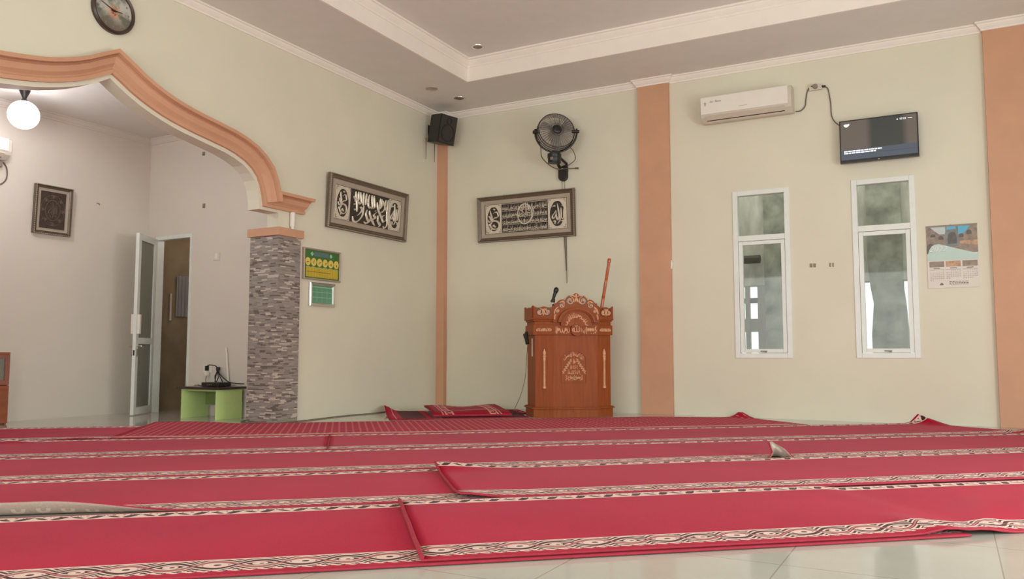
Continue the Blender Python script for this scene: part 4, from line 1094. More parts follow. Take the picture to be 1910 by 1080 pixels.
# globe lamp
lx, ly = fl(46.5, 164, SC)[:2]; lz = SC
gl = thing('globe_lamp', 'lit white globe lamp hanging from the side room ceiling', 'lamp', (lx, ly, lz))
gz = on(46.5, 215, 1, ly)[2]
gz = CAM[2] + (gz - CAM[2])
mb = MB(); mb.lathe([(.12, lz), (.12, lz - .012), (.09, lz - .018)], (lx, ly, 0), 'z', 28); obj('ceiling_rose', mb, 'plastic', gl, smooth=True)
dpt = lambda p: (p[0] - CAM[0]) * FWD[0] + (p[1] - CAM[1]) * FWD[1] + (p[2] - CAM[2]) * FWD[2]
gc = (lx, ly, on(46.5, 215, 0, lx)[2]); rg = 26.5 / 1504 * dpt(gc)
tz = gc[2] + rg * .95
mb = MB(); mb.lathe([(.045, lz - .014), (.05, lz - .03), (.02, lz - .10), (.018, lz - .11)], (lx, ly, 0), 'z', 20); mb.lathe([(.015, lz - .105), (.03, lz - .125), (.032, lz - .14), (.022, lz - .16)], (lx, ly, 0), 'z', 20)
mb.tube([(lx, ly, lz - .15), (gc[0], gc[1], tz)], .02, 12); obj('stem', mb, 'dark', gl, smooth=True)
mb = MB(); mb.lathe([(rg * math.sin(PI * (i + .15) / 18.3), -rg * math.cos(PI * (i + .15) / 18.3) + gc[2]) for i in range(19)], (gc[0], gc[1], 0), 'z', 32); obj('globe', mb, 'globe', gl, smooth=True)
GLOBE = (gc[0] + .0, gc[1], gc[2])
# air conditioner whose end shows at the picture's edge
def air_con(name, label, T, x0, x1, z0, z1, dep, marks):
    t = thing(name, label, 'air conditioner', T((x0 + x1) / 2, z0, 0))
    prof = [(0, z0 + .015), (0, z1), (dep * .75, z1), (dep * .97, z1 - .02), (dep, z1 - .05), (dep, z0 + .085), (dep * .93, z0 + .05), (dep * .62, z0 + .004), (dep * .5, z0)]
    TX = lambda a, b, c: T(c, b, a)
    mb = MB(TX); mb.prism(prof, x0, x1); obj('housing', mb, 'plastic2', t, bevel=.008)
    mb = MB(T); mb.box((x0 + .004, z0 + .085, dep - .005), (x1 - .035, z1 - .012, dep + .008)); fp = obj('front_panel', mb, 'plastic', t, bevel=.006)
    A_, B_ = Vector((dep * .93, z0 + .05)), Vector((dep * .62, z0 + .004)); tn = (B_ - A_).normalized(); nn = Vector((-tn.y, tn.x)); nn = nn if nn.y < 0 else -nn
    def facet(t0, t1, h): q = [A_.lerp(B_, t0) - nn * .004, A_.lerp(B_, t0) + nn * h, A_.lerp(B_, t1) + nn * h, A_.lerp(B_, t1) - nn * .004]; return [tuple(v) for v in q]
    mb = MB(TX); mb.prism(facet(-.25, .5, .006), x0 + .055, x1 - .07); obj('louver', mb, 'plastic2', t, bevel=.002)
    mb = MB(TX); mb.prism(facet(.52, .68, .0015), x0 + .06, x1 - .075); obj('air_slot', mb, 'ink', t)
    mb = MB(T); mb.box((x0 + .1, z0 + .05, 0), (x1 - .1, z1 - .05, .012)); obj('wall_mount', mb, 'grey', t)
    if marks:
        mb = MB(T); z = dep + .0085
        xm = x0 + .055; mb.ring(xm, z1 - .085, .012, .006, z, z + .001, 16); mb.prism([(xm - .006, z1 - .10), (xm + .006, z1 - .10), (xm, z1 - .118)], z, z + .001)
        text_mb(mb, 'Air', .034, x0 + .125, z1 - .072, z, .001, shear=.25); text_mb(mb, 'Plasma', .034, x0 + .195, z1 - .071, z, .001, shear=.3, squash=.75)
        obj('badge', mb, 'greyink', fp)
        mb = MB(T); mb.box(((x0 + x1) / 2 - .06, z0 + .125, z), ((x0 + x1) / 2 + .03, z0 + .130, z + .001)); obj('maker_mark', mb, mat('faint_grey_print', (186, 178, 168), .6, var=.02), fp)
    return t
t = air_con('air_conditioner', 'white air conditioner on the side room wall with a drooping cord', TS, -5.15, -4.31, 2.645, 2.87, .19, False)
mb = MB(TS); mb.tube(catmull([(-4.32, 2.66, .03), (-4.26, 2.60, .02), (-4.25, 2.50, .015), (-4.29, 2.43, .012), (-4.37, 2.40, .012), (-4.45, 2.42, .012), (-4.5, 2.5, .012)], 6), .006, 6); obj('cord', mb, 'cord', t)
mb = MB(TS); mb.box((-4.44, 2.585, 0), (-4.33, 2.645, .08)); obj('pipe_cover', mb, 'grey', t, bevel=.006)
# bookcase at the picture's edge
X0, X1, Y1c = -2.50, -2.2, -4.30
cab = thing('bookcase', 'brown wooden bookcase with a glass door against the side room wall', 'bookcase', (-2.35, -4.7, 0))
zt = .705
mb = MB(); mb.box((X0, Y1c - .9, .0), (X1 - .02, Y1c - .88, zt)); mb.box((X0, Y1c - .02, 0), (X1 - .02, Y1c, zt)); mb.box((X0, Y1c - .88, 0), (X0 + .015, Y1c - .02, zt)); mb.box((X0, Y1c - .9, zt - .025), (X1, Y1c, zt)); mb.box((X0, Y1c - .88, .04), (X1 - .02, Y1c - .02, .06)); mb.box((X0, Y1c - .88, .36), (X1 - .02, Y1c - .02, .38)); mb.box((X0, Y1c - .88, 0), (X1 - .035, Y1c - .02, .04))
obj('carcass', mb, 'cabinet', cab, bevel=.003)
mb = MB(); w = .045
mb.box((X1 - .02, Y1c - .9, .385), (X1, Y1c, .43)); mb.box((X1 - .02, Y1c - .9, zt - .06), (X1, Y1c, zt - .026)); mb.box((X1 - .02, Y1c - w, .43), (X1, Y1c, zt - .06)); mb.box((X1 - .02, Y1c - .9, .43), (X1, Y1c - .9 + w, zt - .06))
dr = obj('glass_door', mb, mat('rosy_wood_frame', (150, 96, 80), .4, var=.12), cab, bevel=.003)
mb = MB(); mb.box((X1 - .014, Y1c - .9 + w, .43), (X1 - .009, Y1c - w, zt - .06)); obj('pane', mb, 'cabglass', dr)
mb = MB(); mb.box((X1 - .02, Y1c - .9, .012), (X1, Y1c, .378)); obj('lower_door', mb, 'cabinet', cab, bevel=.003)
rnd = random.Random(4); y = Y1c - .05; i = 0
while y > Y1c - .42:
    wd, hh = rnd.uniform(.018, .04), rnd.uniform(.15, .22)
    mb = MB(); mb.box((X0 + .04, y - wd, .381), (X0 + .2, y, .381 + hh))
    nm = ['pale grey', 'dark teal', 'sea green', 'charcoal', 'white', 'slate blue'][i % 6]
    solo('book', mb, mat('book_' + nm.replace(' ', '_') + str(i), [(150, 158, 150), (60, 84, 86), (104, 138, 128), (58, 60, 58), (196, 200, 192), (90, 104, 118)][i % 6], .6), nm + ' book spine behind the bookcase glass, ' + ['next to its post', 'second from its post', 'third from its post', 'fourth from its post', 'fifth from its post', 'sixth from its post', 'seventh from its post', 'eighth from its post', 'ninth from its post', 'tenth from its post', 'eleventh from its post', 'twelfth from its post', 'thirteenth from its post', 'fourteenth from its post', 'fifteenth from its post', 'sixteenth from its post', 'seventeenth from its post', 'eighteenth from its post', 'nineteenth from its post'][i], 'book', loc=(X0 + .12, y - wd / 2, .381), group='books behind the bookcase glass', bevel=.002)
    y -= wd + .003; i += 1
# green desk
dk = thing('desk', 'low lime green desk with a dark top beside the slate clad pillar', 'desk', (-1.1, -2.79, 0))
x0, x1, y0, y1, h = -1.345, -.80, -2.965, -2.62, .312
mb = MB(); mb.box((x0 - .06, y0 - .02, h - .0), (x1 + .03, y1 + .03, h + .024)); obj('top', mb, 'darktop', dk, bevel=.003)
mb = MB(); mb.box((x0, y0, 0), (x0 + .02, y1, h)); obj('side_panel', mb, 'green', dk, bevel=.002)
mb = MB(); mb.box((x1 - .02, y0, 0), (x1, y1, h)); obj('side_panel', mb, 'green', dk, bevel=.002)
mb = MB(); mb.box((x0 + .02, y1 - .04, .13), (x1 - .02, y1 - .022, h)); obj('back_panel', mb, mat('olive_green_panel', (134, 150, 92), .5, var=.05), dk, bevel=.002)
mb = MB(); mb.box((x0 + .02, y0 + .03, h - .02), (x1 - .02, y0 + .045, h)); obj('front_rail', mb, 'green', dk)
tz = h + .024
rec = thing('recorder_box', 'flat black recorder box on the green desk', 'recorder', (-.96, -2.79, tz))
mb = MB(); mb.box((-1.115, -2.90, tz + .004), (-.855, -2.73, tz + .048)); bd = obj('case', mb, 'black', rec, bevel=.004)
for fx_ in (-1.09, -.88):
    for fy_ in (-2.88, -2.75): mb = MB(); mb.lathe([(.01, tz + .0005), (.01, tz + .006)], (fx_, fy_, 0), 'z', 10); obj('foot', mb, 'black', bd)
mb = MB()
for k in range(3): mb.lathe([(.005, -2.902), (.005, -2.899)], (-1.02 + .028 * k, 0, tz + .026), 'y', 10)
obj('indicator', mb, 'grey', bd)
# cables bundled above the recorder, plug and socket
cb = thing('cable_bundle', 'bundle of black cables tied upright behind the recorder box', 'cables', (-1.0, -2.66, tz + .02))
hub = on(407, 686, 1, -2.62); hb = Vector(hub)
mb = MB()
def cq(px, py, Y=-2.70): return on(px, py, 1, Y)
H_ = lambda dx_, dz_: tuple(hb + Vector((dx_, 0, dz_)))
for e in ([cq(401, 714), cq(402, 705), H_(-.02, -.05), H_(-.01, 0)], [cq(403, 714), cq(407, 704), H_(-.01, -.05), H_(-.004, 0)], [cq(416, 714), cq(412, 706), H_(.008, -.06), H_(.002, 0)], [cq(402, 713), cq(401, 702), H_(-.026, -.06), H_(.008, 0)],
          [cq(455, 716, -2.64), cq(443, 715.5, -2.64), cq(428, 713, -2.64), cq(418, 706, -2.64), H_(.02, -.06), H_(.014, 0)], [H_(0, -.01), H_(-.05, .022), H_(-.12, .03), H_(-.17, .025)]):
    mb.tube(catmull(e, 5), .0055, 6)
obj('cable', mb, 'bcord', cb)
mb = MB(); mb.tube([tuple(hb + Vector((0, 0, -.03))), tuple(hb + Vector((0, 0, .008)))], .022, 10); obj('tie', mb, 'bcord', cb)
so = thing('wall_socket', 'white wall socket with a black and a white plug above the green desk', 'socket', (-1.43, YF, .47))
c = pF(388, 688); mb = MB(TF); mb.box((c[0] - .07, c[1] - .04, 0), (c[0] + .075, c[1] + .045, .012)); obj('plate', mb, 'plastic', so, bevel=.004)
mb = MB(TF); mb.box((c[0] + .0, c[1] - .02, .012), (c[0] + .03, c[1] + .035, .045)); obj('plug', mb, 'black', so, bevel=.004, label='black plug')
mb = MB(TF); mb.box((c[0] - .005, c[1] - .075, .012), (c[0] + .04, c[1] - .025, .05)); pl = obj('plug', mb, 'plastic', so, bevel=.008, label='white plug')
mb = MB(TF); mb.tube(catmull([(c[0] + .015, c[1] - .08, .03), (c[0] - .01, c[1] - .12, .02), (c[0] + .02, c[1] - .17, .03), (c[0] + .08, c[1] - .205, .05)], 5), .0035, 6); obj('cord', mb, 'cord', pl)
a = pF(421, 648, .02); b = pF(425.5, 718, .035)
mb = MB(TF); mb.tube([(a[0], a[1], .012), (b[0], tz + .004, .03)], .012, 10); solo('white_tube', mb, 'plastic', 'thin white tube standing upright against the wall behind the recorder box', 'tube', smooth=True, loc=TF(b[0], tz, .03))
c = fl(364, 720, tz); mb = MB(); mb.tube([(c[0] - .03, c[1] + .02, tz + .014), (c[0] + .0, c[1] + .02, tz + .017), (c[0] + .025, c[1] + .02, tz + .013)], [.012, .015, .009], 10)
ad = solo('adapter', mb, 'plastic2', 'small ivory adapter lying on the green desk', 'adapter', loc=(c[0], c[1], tz), smooth=True)
mb = MB(); mb.tube(catmull([(c[0] + .02, c[1] + .02, tz + .013), (c[0] + .07, c[1] + .02, tz + .006), (c[0] + .12, c[1] + .05, tz + .006), (c[0] + .15, c[1] + .12, tz + .02)], 5), .004, 6); obj('cord', mb, 'bcord', ad)
mb = MB(); P = [(-.765, -2.57, tz + .01), (-.755, -2.58, .25), (-.74, -2.60, .13), (-.66, -2.68, .05), (-.52, -2.80, .012), (-.40, -2.95, .008), (-.36, -3.03, .006), (-.1, -3.05, .006), (.07, -3.0, .006), (.10, -2.7, .006), (.06, -2.2, .006), (.05, -1.75, .006), (.10, -1.5, .006), (.05, -1.2, .006)]
mb.tube(catmull(P, 5), .0055, 6); solo('floor_cable', mb, 'cord', 'thin grey cable running from the desk round the pillar along the floor', 'cable', loc=(-.36, -3.03, .006))
# small fittings on the end wall
c = pF(405, 478); mb = MB(TF); mb.box((c[0] - .05, c[1] - .05, 0), (c[0] + .05, c[1] + .05, .01)); sw = solo('light_switch', mb, 'side_wall', 'pale double light switch on the wall above the recorder box', 'switch', loc=TF(c[0], c[1], 0), bevel=.003)
mb = MB(TF); mb.box((c[0] - .022, c[1] - .03, .01), (c[0] + .022, c[1] + .03, .015)); obj('rocker', mb, 'white', sw)
for (px, py), lab, hgt in (((381, 384), 'small grey hook plate on the wall over the light switch', .052), ((380.5, 287), 'small grey stub high on the wall under the arch', .042)):
    c = pF(px, py); mb = MB(TF); mb.box((c[0] - .016, c[1] - hgt / 2, 0), (c[0] + .016, c[1] + hgt / 2, .012)); mb.box((c[0] - .008, c[1] - hgt / 2 + .005, .012), (c[0] + .008, c[1] - hgt / 2 + .02, .022))
    solo('wall_hook', mb, 'grey', lab, 'hook', loc=TF(c[0], c[1], 0), bevel=.002)
c = pS(183, 380); mb = MB(TS); mb.tube([(c[0] - .015, c[1] + .005, 0), (c[0] + .0, c[1], .02), (c[0] + .015, c[1] - .01, .004)], .005, 6); solo('nail', mb, 'grey', 'small bent nail beside the framed dark relief', 'nail', loc=TS(c[0], c[1], 0))
# store room odds
XW = -2.515
p0, p1 = on(316, 598, 0, XW), on(317.5, 548, 0, XW); mb = MB(); mb.tube([(XW + .016, p0[1], p0[2]), (XW + .016, p1[1], p1[2])], .014, 10); solo('wall_mount_pipe', mb, 'plastic2', 'pale upright pipe on the store room wall behind the open door', 'pipe', loc=(XW, p0[1], p0[2]), smooth=True)
p0, p1 = on(326, 590, 0, XW), on(349, 516, 0, XW); mb = MB(); n = 14
V = [(XW + .02 + .012 * math.sin(i * 1.5), p0[1] + (p1[1] - p0[1]) * i / n, z) for z in (p0[2], p1[2]) for i in range(n + 1)]; mb.add(V, [(i, i + 1, n + 2 + i, n + 1 + i) for i in range(n)])
solo('hanging_cloth', mb, mat('grey_blue_cloth', (150, 146, 146), .9), 'dim grey blue cloth hanging in the store room', 'cloth', loc=(XW, p0[1], p0[2]), smooth=True)
# white conduit on the pillar cap
a, b = pA(546, 397, .03), pA(546, 427, .03); mb = MB(TA); mb.tube([(a[0], 2.147, .03), (a[0], 1.999, .03)], .026, 14); mb.tube([(a[0], 1.999, .03), (a[0], 1.972, .03)], .02, 14); mb.box((a[0] + .02, 2.05, .0), (a[0] + .035, 2.12, .02)); solo('white_holder', mb, 'plastic', 'small white tubular fitting standing on the orange pillar cap', 'fitting', loc=(.03, a[0], 1.972), smooth=True)

# prayer time board
b0_, b1_ = -2.60, -2.018; c0, c1 = 1.476, 1.812
bo = thing('prayer_time_board', 'green and yellow board with six small dials beside the pillar', 'board', TA((b0_ + b1_) / 2, c0, 0))
mb = MB(TA); mb.sweep([(b0_, c0), (b0_, c1), (b1_, c1), (b1_, c0)], [(0, .002), (0, .03), (.01, .034), (.018, .026), (.018, .002)], closed=True); obj('frame', mb, mat('pinkish_grey_frame', (176, 158, 142), .4, metal=.2), bo)
mb = MB(TA); mb.box((b0_ + .016, c0 + .016, .004), (b1_ - .016, c1 - .016, .02)); obj('green_field', mb, 'board_green', bo)
W_, H_ = b1_ - b0_, c1 - c0
mb = MB(TA); mb.box((b0_ + .04, c0 + .03, .02), (b1_ - .04, c0 + H_ * .40, .0215)); yt = obj('yellow_table', mb, 'board_yellow', bo)
mb = MB(TA)
for i in range(1, 12): x = b0_ + .04 + (W_ - .08) * i / 12; mb.box((x - .0007, c0 + .03, .0215), (x + .0007, c0 + H_ * .40, .022))
mb.box((b0_ + .05, c0 + H_ * .245, .0215), (b1_ - .16, c0 + H_ * .265, .0222)); obj('ruling', mb, mat('olive_ruling', (130, 112, 36), .6), yt)
mb = MB(TA); mb.box((b0_ + .16, c1 - .082, .02), (b1_ - .19, c1 - .035, .022)); obj('name_plate', mb, 'blueplate', bo)
mb = MB(TA)
for x in (b0_ + .13, b1_ - .155):
    mb.prism([(x - .025, c1 - .06), (x, c1 - .035), (x + .025, c1 - .06), (x, c1 - .085)], .02, .0215)
obj('ornament', mb, 'teal2', bo)
TIMES = [(-118, 118), (10, 185), (75, 215), (80, 150), (140, 210), (155, 180)]
for i in range(6):
    x = b0_ + .066 + (W_ - .135) * i / 5; y = c0 + H_ * .565
    mb = MB(TA); mb.disc(x, y, .040, .02, .024, 24, 1, 1.08); f = obj('dial', mb, 'face_yellow', bo)
    mb = MB(TA)
    for a in TIMES[i]:
        a = R(a); c, s = math.sin(a), math.cos(a); L = .028 if a == R(TIMES[i][0]) else .022
        mb.prism([(x - s * .0035, y + c * .0035), (x + s * .0035, y - c * .0035), (x + c * L + s * .001, y + s * L - c * .001), (x + c * L - s * .001, y + s * L + c * .001)], .024, .0255)
    obj('hands', mb, 'ink', f)
    mb = MB(TA); mb.box((x - .03, y - .056, .02), (x + .03, y - .050, .0212)); obj('caption', mb, 'teal2', bo)
d0, d1, e0, e1 = -2.497, -2.10, 1.197, 1.45
sm = thing('framed_timetable', 'small silver framed green timetable under the green and yellow board', 'frame', TA((d0 + d1) / 2, e0, 0))
mb = MB(TA); mb.sweep([(d0, e0), (d0, e1), (d1, e1), (d1, e0)], [(0, .002), (0, .022), (.008, .034), (.03, .03), (.036, .014), (.036, .002)], closed=True); obj('silver_frame', mb, 'chrome', sm)
mb = MB(TA); mb.box((d0 + .034, e0 + .034, .004), (d1 - .034, e1 - .034, .014)); sh = obj('sheet', mb, 'teal', sm)
mb = MB(TA)
for i in range(1, 4): x = d0 + .04 + (d1 - d0 - .08) * i / 4; mb.box((x - .0015, e0 + .045, .014), (x + .0015, e1 - .06, .0148))
for i in range(1, 3): y = e0 + .04 + (e1 - e0 - .085) * i / 3; mb.box((d0 + .045, y - .003, .014), (d1 - .045, y + .003, .0148))
mb.box((d0 + .04, e1 - .052, .014), (d1 - .04, e1 - .042, .0148)); obj('ruling', mb, 'teal2', sh)
# loudspeaker in the corner
sp = Vector((.235, -.33, 3.60))
spk = thing('loudspeaker', 'black wedge loudspeaker tilted down from its bracket in the room corner', 'loudspeaker', tuple(sp))
az = R(-13); td = R(12)
fo = Vector((math.cos(az) * math.cos(td), math.sin(az) * math.cos(td), -math.sin(td))); ri_ = Vector((math.sin(az), -math.cos(az), 0)) * -1; up_ = fo.cross(ri_) * -1
if up_.z < 0: up_ = -up_
TSP = lambda x, y, z: tuple(sp + ri_ * x + up_ * y + fo * z)
hw, hb2, hh, dd = .15, .11, .185, .115
V = [(-hb2, -hh, -dd), (hb2, -hh, -dd), (hb2, hh * .92, -dd), (-hb2, hh * .92, -dd), (-hw, -hh, dd), (hw, -hh, dd), (hw, hh, dd), (-hw, hh, dd)]
mb = MB(TSP); mb.add(V, [(0, 3, 2, 1), (4, 5, 6, 7), (0, 1, 5, 4), (1, 2, 6, 5), (2, 3, 7, 6), (3, 0, 4, 7)]); obj('cabinet', mb, 'black', spk, bevel=.008)
mb = MB(TSP); mb.box((-hw + .012, -hh + .012, dd), (hw - .012, hh - .012, dd + .012)); gr = obj('grille', mb, mat('speaker_grille', (50, 46, 42), .6, var=.3, scale=120), spk, bevel=.004)
mb = MB(TSP); mb.ring(0, -.045, .115, .10, dd + .011, dd + .016, 32); mb.ring(0, .11, .045, .035, dd + .011, dd + .016, 24); obj('cone_ring', mb, 'dark', gr)
mb = MB(); mb.tube([TSP(0, .02, -dd + .01), (.03, -.25, 3.63), (.003, -.25, 3.63)], .018, 10); mb.box((.0, -.30, 3.56), (.008, -.20, 3.70)); obj('bracket', mb, 'dark', spk)
mb = MB()
for (px, py0, py1) in ((794.5, 266, 297), (810.5, 268, 303)):
    p0, p1 = on(px, py0, 0, .06), on(px, py1, 0, .03); mb.tube([(p0[0], p0[1], p0[2] + .06), p0, p1], [.008, .007, .003], 6)
obj('hanging_wire', mb, 'cord', spk)

# ------------------------------------------------------------------ things on the back wall
# oscillating wall fan
fan = thing('wall_fan', 'dark wall fan with a round guard in a U shaped yoke over the framed calligraphy', 'fan', (1.834, 0, 2.81))
bxx = 1.834
mb = MB(TB); w_ = .06
mb.prism([(bxx + w_ * math.cos(PI + PI * i / 16), 2.87 + w_ * math.sin(PI + PI * i / 16)) for i in range(17)] + [(bxx + w_, 2.985), (bxx + .03, 3.01), (bxx - .03, 2.99), (bxx - w_, 2.975)], .0, .045); br = obj('wall_bracket', mb, 'black', fan, bevel=.008)
mb = MB(TB); mb.box((bxx - .05, 2.955, .045), (bxx + .01, 2.97, .05)); obj('label_plate', mb, 'plastic2', br)
BS = Vector((1.846, -.30, 3.06))
mb = MB(); mb.tube([(bxx - .03, -.03, 2.97), (bxx - .03, -.10, 3.0), (BS.x + .0, -.22, 3.01), (BS.x, BS.y, 3.01)], .02, 10); mb.tube([(bxx + .05, -.03, 2.985), (bxx + .06, -.06, 3.02), (BS.x + .05, -.22, 3.045), (BS.x, BS.y, 3.05)], .016, 10); obj('arm', mb, 'black', fan, smooth=True)
mb = MB(); mb.lathe([(.05, -.085), (.078, -.08), (.08, -.02), (.084, -.015), (.084, .03), (.06, .04), (.05, .06)], tuple(BS), 'z', 28); obj('motor_base', mb, 'black', fan, smooth=True)
mb = MB(TB); mb.box((BS.x - .015, BS.z - .055, .378), (BS.x + .02, BS.z - .02, .382)); obj('badge', mb, 'grey', fan)
HC_ = Vector((1.885, -.335, 3.35)); ya = R(26)
ax = Vector((math.cos(ya), math.sin(ya), 0)); nf = Vector((math.sin(ya), -math.cos(ya), 0)); zz_ = Vector((0, 0, 1))
RY = .25
mb = MB(); mb.tube([tuple(HC_ + ax * (RY * math.cos(t)) + zz_ * (RY * math.sin(t))) for t in [R(172 + 196 * i / 28) for i in range(29)]], .0125, 8)
mb.tube([tuple(HC_ + Vector((0, 0, -RY))), (BS.x + .02, BS.y - .01, BS.z + .05)], .03, 10); obj('yoke', mb, 'black', fan, smooth=True)
mb = MB()
for sg in (-1, 1): mb.tube([tuple(HC_ + ax * sg * (RY - .06) + zz_ * .0), tuple(HC_ + ax * sg * (RY + .03))], .02, 10)
obj('pivot_knob', mb, 'black', fan, smooth=True)
tl = R(-13); rl = R(13)
fn = (nf * math.cos(tl) - zz_ * math.sin(tl)); fn = (fn * math.cos(rl) + ax * math.sin(rl)).normalized(); fx = (ax - fn * ax.dot(fn)).normalized(); fy = fx.cross(fn) * -1
if fy.z < 0: fy = -fy
TFN = lambda x, y, z: tuple(HC_ + fx * x + fy * y + fn * z)
mb = MB(TFN); RG = .228
for r_, z in ((RG, -.05), (RG, .0), (RG * .97, .04)): mb.tube([(r_ * math.cos(2 * PI * i / 40), r_ * math.sin(2 * PI * i / 40), z) for i in range(41)], .0045, 6)
for k in range(3): mb.tube([(RG * (.35 + .2 * k) * math.cos(2 * PI * i / 32), RG * (.35 + .2 * k) * math.sin(2 * PI * i / 32), .066 - .010 * k) for i in range(33)], .0016, 5)
for i in range(40):
    a = 2 * PI * i / 40; c, s = math.cos(a), math.sin(a); c2, s2 = math.cos(a + .25), math.sin(a + .25)
    mb.tube([(.06 * c, .06 * s, .072), (RG * .6 * c2, RG * .6 * s2, .062), (RG * .97 * c2, RG * .97 * s2, .04), (RG * c2, RG * s2, 0), (RG * c2, RG * s2, -.05)], .0016, 4)
    if i % 2 == 0: mb.tube([(.07 * c, .07 * s, -.085), (RG * .7 * c, RG * .7 * s, -.075), (RG * c, RG * s, -.05)], .0016, 4)
obj('guard', mb, 'dark', fan)
mb = lathe_out(TFN, [(.055, .068), (RG * .6, .058), (RG * .96, .037), (RG * .985, .0), (RG * .985, -.045)], 40); obj('mesh_cover', mb, 'fanmesh', fan, smooth=True)
mb = lathe_out(TFN, [(.001, .09), (.03, .088), (.055, .078), (.062, .066), (.06, .055)], 24); obj('hub_cap', mb, 'black', fan, smooth=True)
for k in range(3):
    mb = MB(TFN); a0_ = 2 * PI * k / 3 + .4; V, Fc = [], []
    for i in range(9):
        for j in range(6):
            rr = .05 + .155 * i / 8; a = a0_ + (-.42 + .84 * j / 5) * (.55 + .45 * math.sin(PI * (.25 + .6 * i / 8))) + .25 * i / 8
            V.append((rr * math.cos(a), rr * math.sin(a), -.012 + .03 * (j / 5 - .5)))
    for i in range(8):
        for j in range(5): Fc.append((i * 6 + j, i * 6 + j + 1, i * 6 + 7 + j, i * 6 + 6 + j))
    mb.add(V, Fc); obj('blade', mb, 'blade', fan, smooth=True)
mb = lathe_out(TFN, [(.001, -.16), (.06, -.155), (.072, -.13), (.072, -.06), (.05, -.03), (.045, .03), (.001, .035)], 24); obj('motor', mb, 'black', fan, smooth=True)
e1_ = HC_ + ax * -.2 + zz_ * -.12
mb = MB()
mb.tube(catmull([tuple(e1_), (e1_.x - .01, e1_.y + .06, 3.17), (1.64, -.22, 3.09), (1.72, -.14, 2.99), (1.80, -.08, 2.955), (1.90, -.06, 2.955), (2.03, -.06, 2.945)], 6), .006, 6)
mb.tube(catmull([tuple(HC_ + ax * .15 + zz_ * -.18), (2.06, -.22, 3.12), (2.05, -.14, 3.04), (1.95, -.08, 3.0), (1.88, -.05, 2.99)], 6), .005, 6)
mb.tube([(2.0, -.03, 2.955), (2.04, -.03, 2.95)], .011, 8)
for dx_, zb in ((-.022, 2.75), (.012, 2.75)): mb.tube([(bxx + dx_, -.01, 2.82), (bxx + dx_, -.008, 2.68)], .0025, 5)
p0, p1 = on(1053, 436, 1, -.012), on(1056, 505, 1, -.012); mb.tube([(p0[0], -.012, 2.20), (p0[0], -.012, p0[2] - .1), p1], [.006, .006, .003], 6)
p0, p1 = on(1056, 436, 1, -.012), on(1057.5, 528, 1, -.012); mb.tube([(p0[0], -.012, 2.20), (p0[0], -.012, p0[2] - .1), p1], [.006, .006, .0035], 6)
obj('cord', mb, 'cord', fan)
# air conditioner, socket and television
ac = air_con('air_conditioner', 'white wall air conditioner above the window nearer the orange pilaster', TB, 3.605, 4.575, 3.257, 3.545, .20, True)
sk = thing('power_socket', 'small white socket high on the wall between air conditioner and television', 'socket', (4.79, 0, 3.5))
mb = MB(TB); mb.box((4.735, 3.49, 0), (4.865, 3.55, .04)); obj('block', mb, 'plastic2', sk, bevel=.006)
mb = MB(TB); mb.tube([(4.80, 3.52, .04), (4.80, 3.525, .07)], .024, 14); obj('plug', mb, 'grey', sk, smooth=True, label='grey plug')
mb = MB(TB); mb.tube([(4.86, 3.52, .03), (4.90, 3.515, .03)], .012, 10); p2 = obj('plug', mb, 'dark', sk, smooth=True, label='dark plug')
mb = MB(TB); mb.tube(catmull([(4.80, 3.53, .065), (4.745, 3.53, .03), (4.712, 3.49, .012), (4.695, 3.40, .012), (4.686, 3.34, .012), (4.65, 3.298, .012), (4.62, 3.29, .012), (4.59, 3.29, .02)], 6), .006, 6); obj('cord', mb, 'cord', sk)
mb = MB(TB); mb.tube(catmull([(4.89, 3.515, .03), (4.92, 3.49, .015), (4.935, 3.40, .012), (4.944, 3.32, .012), (4.948, 3.20, .012), (4.98, 3.12, .02), (5.05, 3.05, .05)], 6), .006, 6); obj('cord', mb, 'cord', sk)
tx0, tx1, tz0, tz1 = 5.03, 5.76, 2.648, 3.092
tv = thing('television', 'flat black television with a dim picture and painted reflection on the wall above the windows', 'television', (tx0, -.12, tz0))
mb = MB(TB); mb.box((tx0, tz0, .07), (tx1, tz1, .118)); obj('bezel', mb, 'black', tv, bevel=.004)
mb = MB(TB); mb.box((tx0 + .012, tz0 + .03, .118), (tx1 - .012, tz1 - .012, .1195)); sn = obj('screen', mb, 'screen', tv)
mb = MB(TB); z = .1197; rnd = random.Random(9)
for row, (yy, ln) in enumerate(((tz0 + .118, .36), (tz0 + .098, .30))):
    x = tx0 + .04
    while x < tx0 + .04 + ln:
        ww = rnd.uniform(.022, .05); mb.box((x, yy - .0055, z), (min(x + ww, tx0 + .04 + ln), yy + .0055, z + .0005)); x += ww + .006
obj('subtitle', mb, 'glow', sn); mb = MB(TB)
text_mb(mb, '07:23', .026, tx1 - .135, tz1 - .05, z, .0005); mb.ring(tx1 - .185, tz1 - .051, .007, .004, z, z + .0005, 14); mb.box((tx1 - .09, tz1 - .052, z), (tx1 - .05, tz1 - .048, z + .0005))
obj('clock_text', mb, 'glow', sn); mb = MB(TB)
xl, zl = tx0 + .07, tz1 - .052
mb.prism([(xl - .026, zl + .006), (xl - .012, zl + .012), (xl + .012, zl + .010), (xl + .028, zl + .014), (xl + .024, zl - .004), (xl + .006, zl - .018), (xl - .010, zl - .018), (xl - .024, zl - .006)], z, z + .0005)
obj('channel_logo', mb, 'glow', sn)
mb = MB(TB); xm = (tx0 + tx1) / 2; mb.box((xm - .008, tz0 + .008, .118), (xm + .008, tz0 + .013, .1195)); obj('maker_mark', mb, 'chrome', tv)
